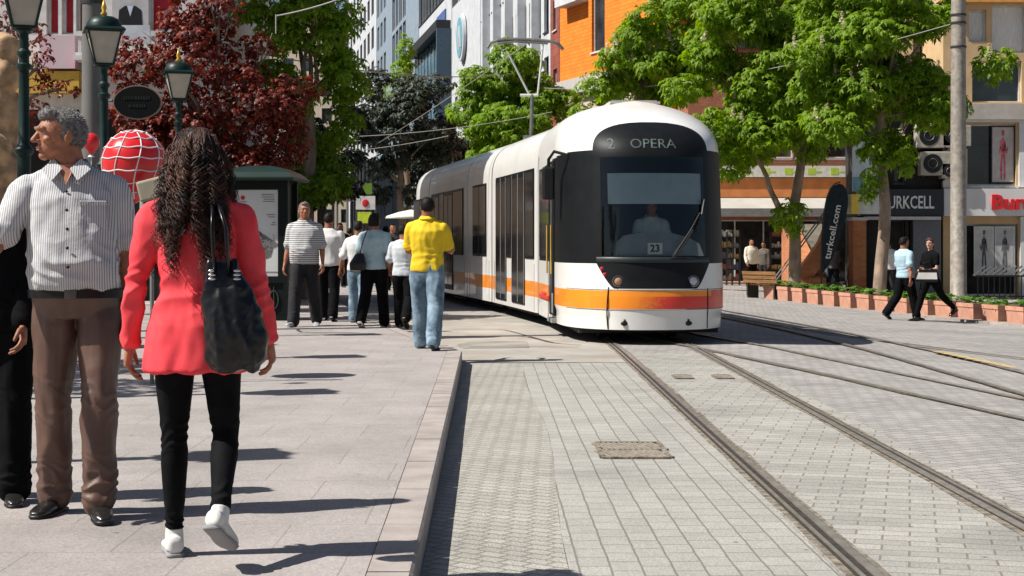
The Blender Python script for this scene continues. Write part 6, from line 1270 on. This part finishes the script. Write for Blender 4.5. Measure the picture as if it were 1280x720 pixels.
# planters
pm = mat('terracotta_concrete', (.50, .25, .17), .85, var=.14, vs=5, bump=.4, bs=30, dirt=(3, (.25, .14, .1), .5)); pg = leafmat('planter_leaf', (.05, .12, .015), (.12, .24, .03)); soil = mat('dark_soil', (.05, .035, .025), .95)
A = Vector((9.95, 31.0)); B = Vector((7.1, 43.0)); NPL = 14; dv = (B-A); yaw = math.atan2(dv.y, dv.x); rg = random.Random(6)
A0 = A-dv/(NPL-1)*1.0
for i in range(NPL+1):
    p = A0+dv*i/(NPL-1); t = thing('planter', 'pink concrete planter box with low green plants, '+(['just past the right edge', 'nearest in view', 'second in the row', 'third in the row', 'fourth in the row, left of the pole', 'fifth in the row', 'sixth in the row, by the walking woman', 'seventh in the row', 'eighth in the row, beside the walking man', 'ninth in the row, near the second trunk', 'tenth in the row', 'eleventh in the row', 'twelfth, in front of the stairs', 'thirteenth in the row', 'last beside the bench'][i]), 'planter', (p.x, p.y, gz(p.x)), yaw+rg.uniform(-.04, .04), 'planters along the right pavement')
    m = MB(); L_, D_, H_ = .64, .46, .37; tp_ = 1.06
    vs = [(sx_*L_/2*q, sy_*D_/2*q, z) for z, q in ((0, .94), (H_-.08, 1.0), (H_-.08, tp_), (H_, tp_), (H_, .86), (H_-.1, .84)) for sx_, sy_ in ((-1, -1), (1, -1), (1, 1), (-1, 1))]
    m.add(vs, [(k*4+j, k*4+(j+1) % 4, k*4+4+(j+1) % 4, k*4+4+j) for k in range(5) for j in range(4)]); m.build('box', pm, t)
    m = MB(); m.bx(-L_*.42, L_*.42, -D_*.42, D_*.42, H_-.12, H_-.06); m.build('soil', soil, t)
    V = []; Fc = []
    for _ in range(46):
        c = Vector((rg.uniform(-.28, .28), rg.uniform(-.18, .18), H_+rg.uniform(-.05, .16))); c.z -= abs(c.x)*.15; leaf_cluster(rg, V, Fc, c, Vector((c.x, c.y, .6)), .085, .34, 6, .3)
    me = bpy.data.meshes.new('plants'); me.from_pydata(V, [], Fc); link('plants', me, t, pg)
# right pavement kerb behind the planters
m = MB(); k0 = A0-dv*.6; k1 = B+dv*1.5; n_ = Vector((dv.y, -dv.x)).normalized()*-1; nn = -n_ if n_.x > 0 else n_
side = Vector((1, .237)).normalized()
P = [k0-side*.42, k1-side*.42, k1+side*25, k0+side*40]; m.prism([(q.x, q.y) for q in P][::-1], -.31, -.215); tag(m.build('right_pavement', brickmat('right_paving', (.30, .27, .25), (.35, .32, .29), (.2, .17, .15), .4, .4, .008, dirt=.25)), kind='structure')
# big grey pole, span wires
Y = 34.6; gp_ = thing('tram_wire_pole', 'tall thick grey steel pole standing behind the planters on the right', 'pole', (X_(1198, Y), Y, gz(9.6))); m = MB(); m.lathe([(.19, 0), (.19, .5), (.175, .52), (.165, 4), (.14, 9.5)], n=24); m.build('shaft', mat('weathered_galvanised_steel', (.30, .27, .23), .6, metal=.2, var=.22, vs=14, dirt=(5, (.15, .12, .1), .6), bump=.2), gp_, smooth=True, angle=50)
m = MB(); [m.lathe([(.172, Z_(q, Y)+.26), (.172, Z_(q, Y)+.30)], n=24) for q in (20, 30, 60)]; m.build('clamp_band', darkm, gp_)
def wire(label, a, b, sag=.2, r=.014, col=None):
    a = Vector(a); b = Vector(b); t = thing('overhead_wire', label, 'wire', a, group='overhead wires'); m = MB(); d = b-a
    r *= .7; m.tube([d*(i/14)-Vector((0, 0, 4*sag*(i/14)*(1-i/14))) for i in range(15)], r, 5); m.build('cable', col or mat('wire_grey', (.30, .29, .27), .6), t); return t
wire('span wire from the grey pole across the chestnut crowns', at(1196, 28, 34.6), at(680, 110, 58), .5, .016)
wire('span wire crossing in front of the dark tree', at(300, 62, 33), at(640, 92, 58), .3, .022)
wire('upper wire rising to the left of the grey tower', at(345, 20, 30), at(452, -12, 30), .05, .022)
wire('hanging wire drop beside the copper tree', at(345, 18, 30), at(345, 42, 30), 0, .02)
wire('slanting wire below the grey tower', at(360, 112, 30), at(432, 62, 42), .1, .018)
wire('contact wire above the tram', at(668, 48, 30), at(400, 215, 110), .3, .012)
wire('lower wire crossing the dark tree', at(400, 172, 58), at(690, 140, 58), .2, .018)
wire('lowest wire crossing the dark tree', at(395, 192, 58), at(560, 170, 58), .1, .018)
# contact wire toward the camera
# feather flag
Y = 44.0; fl = thing('feather_flag', 'dark feather flag with white lettering leaning by the stairs', 'flag', (X_(1040, Y), Y, -.25)); fl.scale = (.95, 1, 1); fl.rotation_euler = (0, R(4), 0); m = MB(); fz = lambda p: Z_(p, Y)+.25; w = .55
out = [(-.40, fz(335)), (-.42, fz(300)), (-.40, fz(268)), (-.36, fz(250)), (-.29, fz(239)), (-.18, fz(232)), (-.02, fz(229)), (.10, fz(231)), (.20, fz(237)), (.26, fz(246)), (.27, fz(257)), (.23, fz(272)), (.16, fz(289)), (.06, fz(306)), (-.06, fz(322)), (-.2, fz(335)), (-.32, fz(342))]
m.prism(out[::-1], -.008, .008, M=Matrix(((1, 0, 0, 0), (0, 0, 1, 0), (0, 1, 0, 0), (0, 0, 0, 1)))); m.build('banner', mat('flag_navy', (.022, .032, .040), .7, var=.2, spec=.1), fl)
m = MB(); m.tube([(-.30, 0, 0), (-.43, 0, fz(300)), (-.41, 0, fz(266)), (-.36, 0, fz(248)), (-.28, 0, fz(237)), (-.16, 0, fz(230)), (0, 0, fz(227))], .02, 6); m.build('flag_pole', darkm, fl)
def fw_(a, b, c): return (-.12-b*.9+a*.14, -.02+c, fz(290)+a+b*.1)
link('flag_letters', text_mesh('turkcell.com', .30, .004, .004, 1, warp=fw_), fl, white)
b_(fl, 'flag_base', darkm, (-.55, -.05, -.25, .25, 0, .06))
# bench
Y = 43.0; bn = thing('bench', 'wooden bench with slatted back in front of the shop row', 'bench', (X_(958, Y), Y, -.17), R(125)); bn.scale = (.85, .85, .85); wood = mat('bench_wood', (.26, .13, .05), .6, var=.25, vs=5, stretch=(.3, 4, 4))
m = MB(); [m.bx(-.75, .75, -.2+.14*k, -.09+.14*k, .43, .46) for k in range(3)]; m.build('seat', wood, bn)
m = MB(); [m.box((0, .27+.03*k, .56+.13*k), (1.5, .03, .10), rx=-.2) for k in range(3)]; m.build('backrest', wood, bn)
for sx_ in (-.6, .6): b_(bn, 'leg', darkm, (sx_-.04, sx_+.04, -.2, .22, 0, .428), (sx_-.03, sx_+.03, .225, .262, .1, .85))
# far shop signs and lamps down the street
def farsign(px0, px1, py0, py1, Y, label, col, name='street_sign', pole=True):
    t = thing(name, label, 'sign', (X_((px0+px1)/2, Y), Y, .15), 0); w = (px1-px0)/F*Y/2; b_(t, 'sign_panel', mat('far_sign_%02x%02x%02x' % tuple(int(c*255) for c in col), col, .5), (-w, w, -.06, .06, Z_(py1, Y)-.15, Z_(py0, Y)-.15))
    if pole: b_(t, 'sign_post', darkm, (-.05, .05, .07, .15, 0, Z_(py0, Y)-.15))
    return t
farsign(403, 429, 238, 252, 60, 'orange box sign above the distant heads', (.62, .24, .08)); farsign(397, 412, 214, 227, 66, 'small ochre hanging sign', (.48, .28, .08)); farsign(430, 450, 239, 252, 72, 'pale panel sign right of the orange one', (.5, .5, .46))
farsign(454, 465, 229, 243, 58, 'dark green square sign', (.12, .22, .02)); t = farsign(445, 469, 245, 262, 58, 'white panel sign with a red disc', (.6, .58, .55)); m = MB(); m.ell((0, -.07, Z_(254, 58)-.15), (.12, .02, .14)); m.build('red_disc', redl, t)
farsign(447, 464, 265, 279, 55, 'lime green sign low among the walkers', (.50, .60, .04)); farsign(356, 374, 243, 255, 40, 'orange stall board right behind the striped man', (.75, .20, .03)); farsign(383, 396, 252, 262, 42, 'white slanted board near the striped man', (.6, .6, .6))
Y = 50; sl2 = thing('street_lamp', 'slim pale street lamp with round head far down the pavement', 'street lamp', (X_(421, Y), Y, SW)); m = MB(); m.tube([(0, 0, 0), (0, 0, Z_(212, Y)-SW)], .05, 8); m.build('post', steel, sl2); m = MB(); m.ell((0, 0, Z_(207, Y)-SW), (.22, .22, .12)); m.build('lamp_head', mat('lamp_head_grey', (.35, .38, .38), .4), sl2, smooth=True)
Y = 52; um = thing('parasol', 'off white street parasol beyond the man in yellow', 'parasol', (X_(514, Y), Y, SW)); m = MB(); m.lathe([(.85, Z_(273, Y)-SW), (.8, Z_(270, Y)-SW), (.4, Z_(265, Y)-SW), (.02, Z_(262, Y)-SW)], n=16); m.build('canopy', mat('parasol_cloth', (.6, .58, .5), .9), um, smooth=True); m = MB(); m.tube([(0, 0, 0), (0, 0, Z_(264, Y)-SW)], .03, 8); m.build('pole', steel, um)
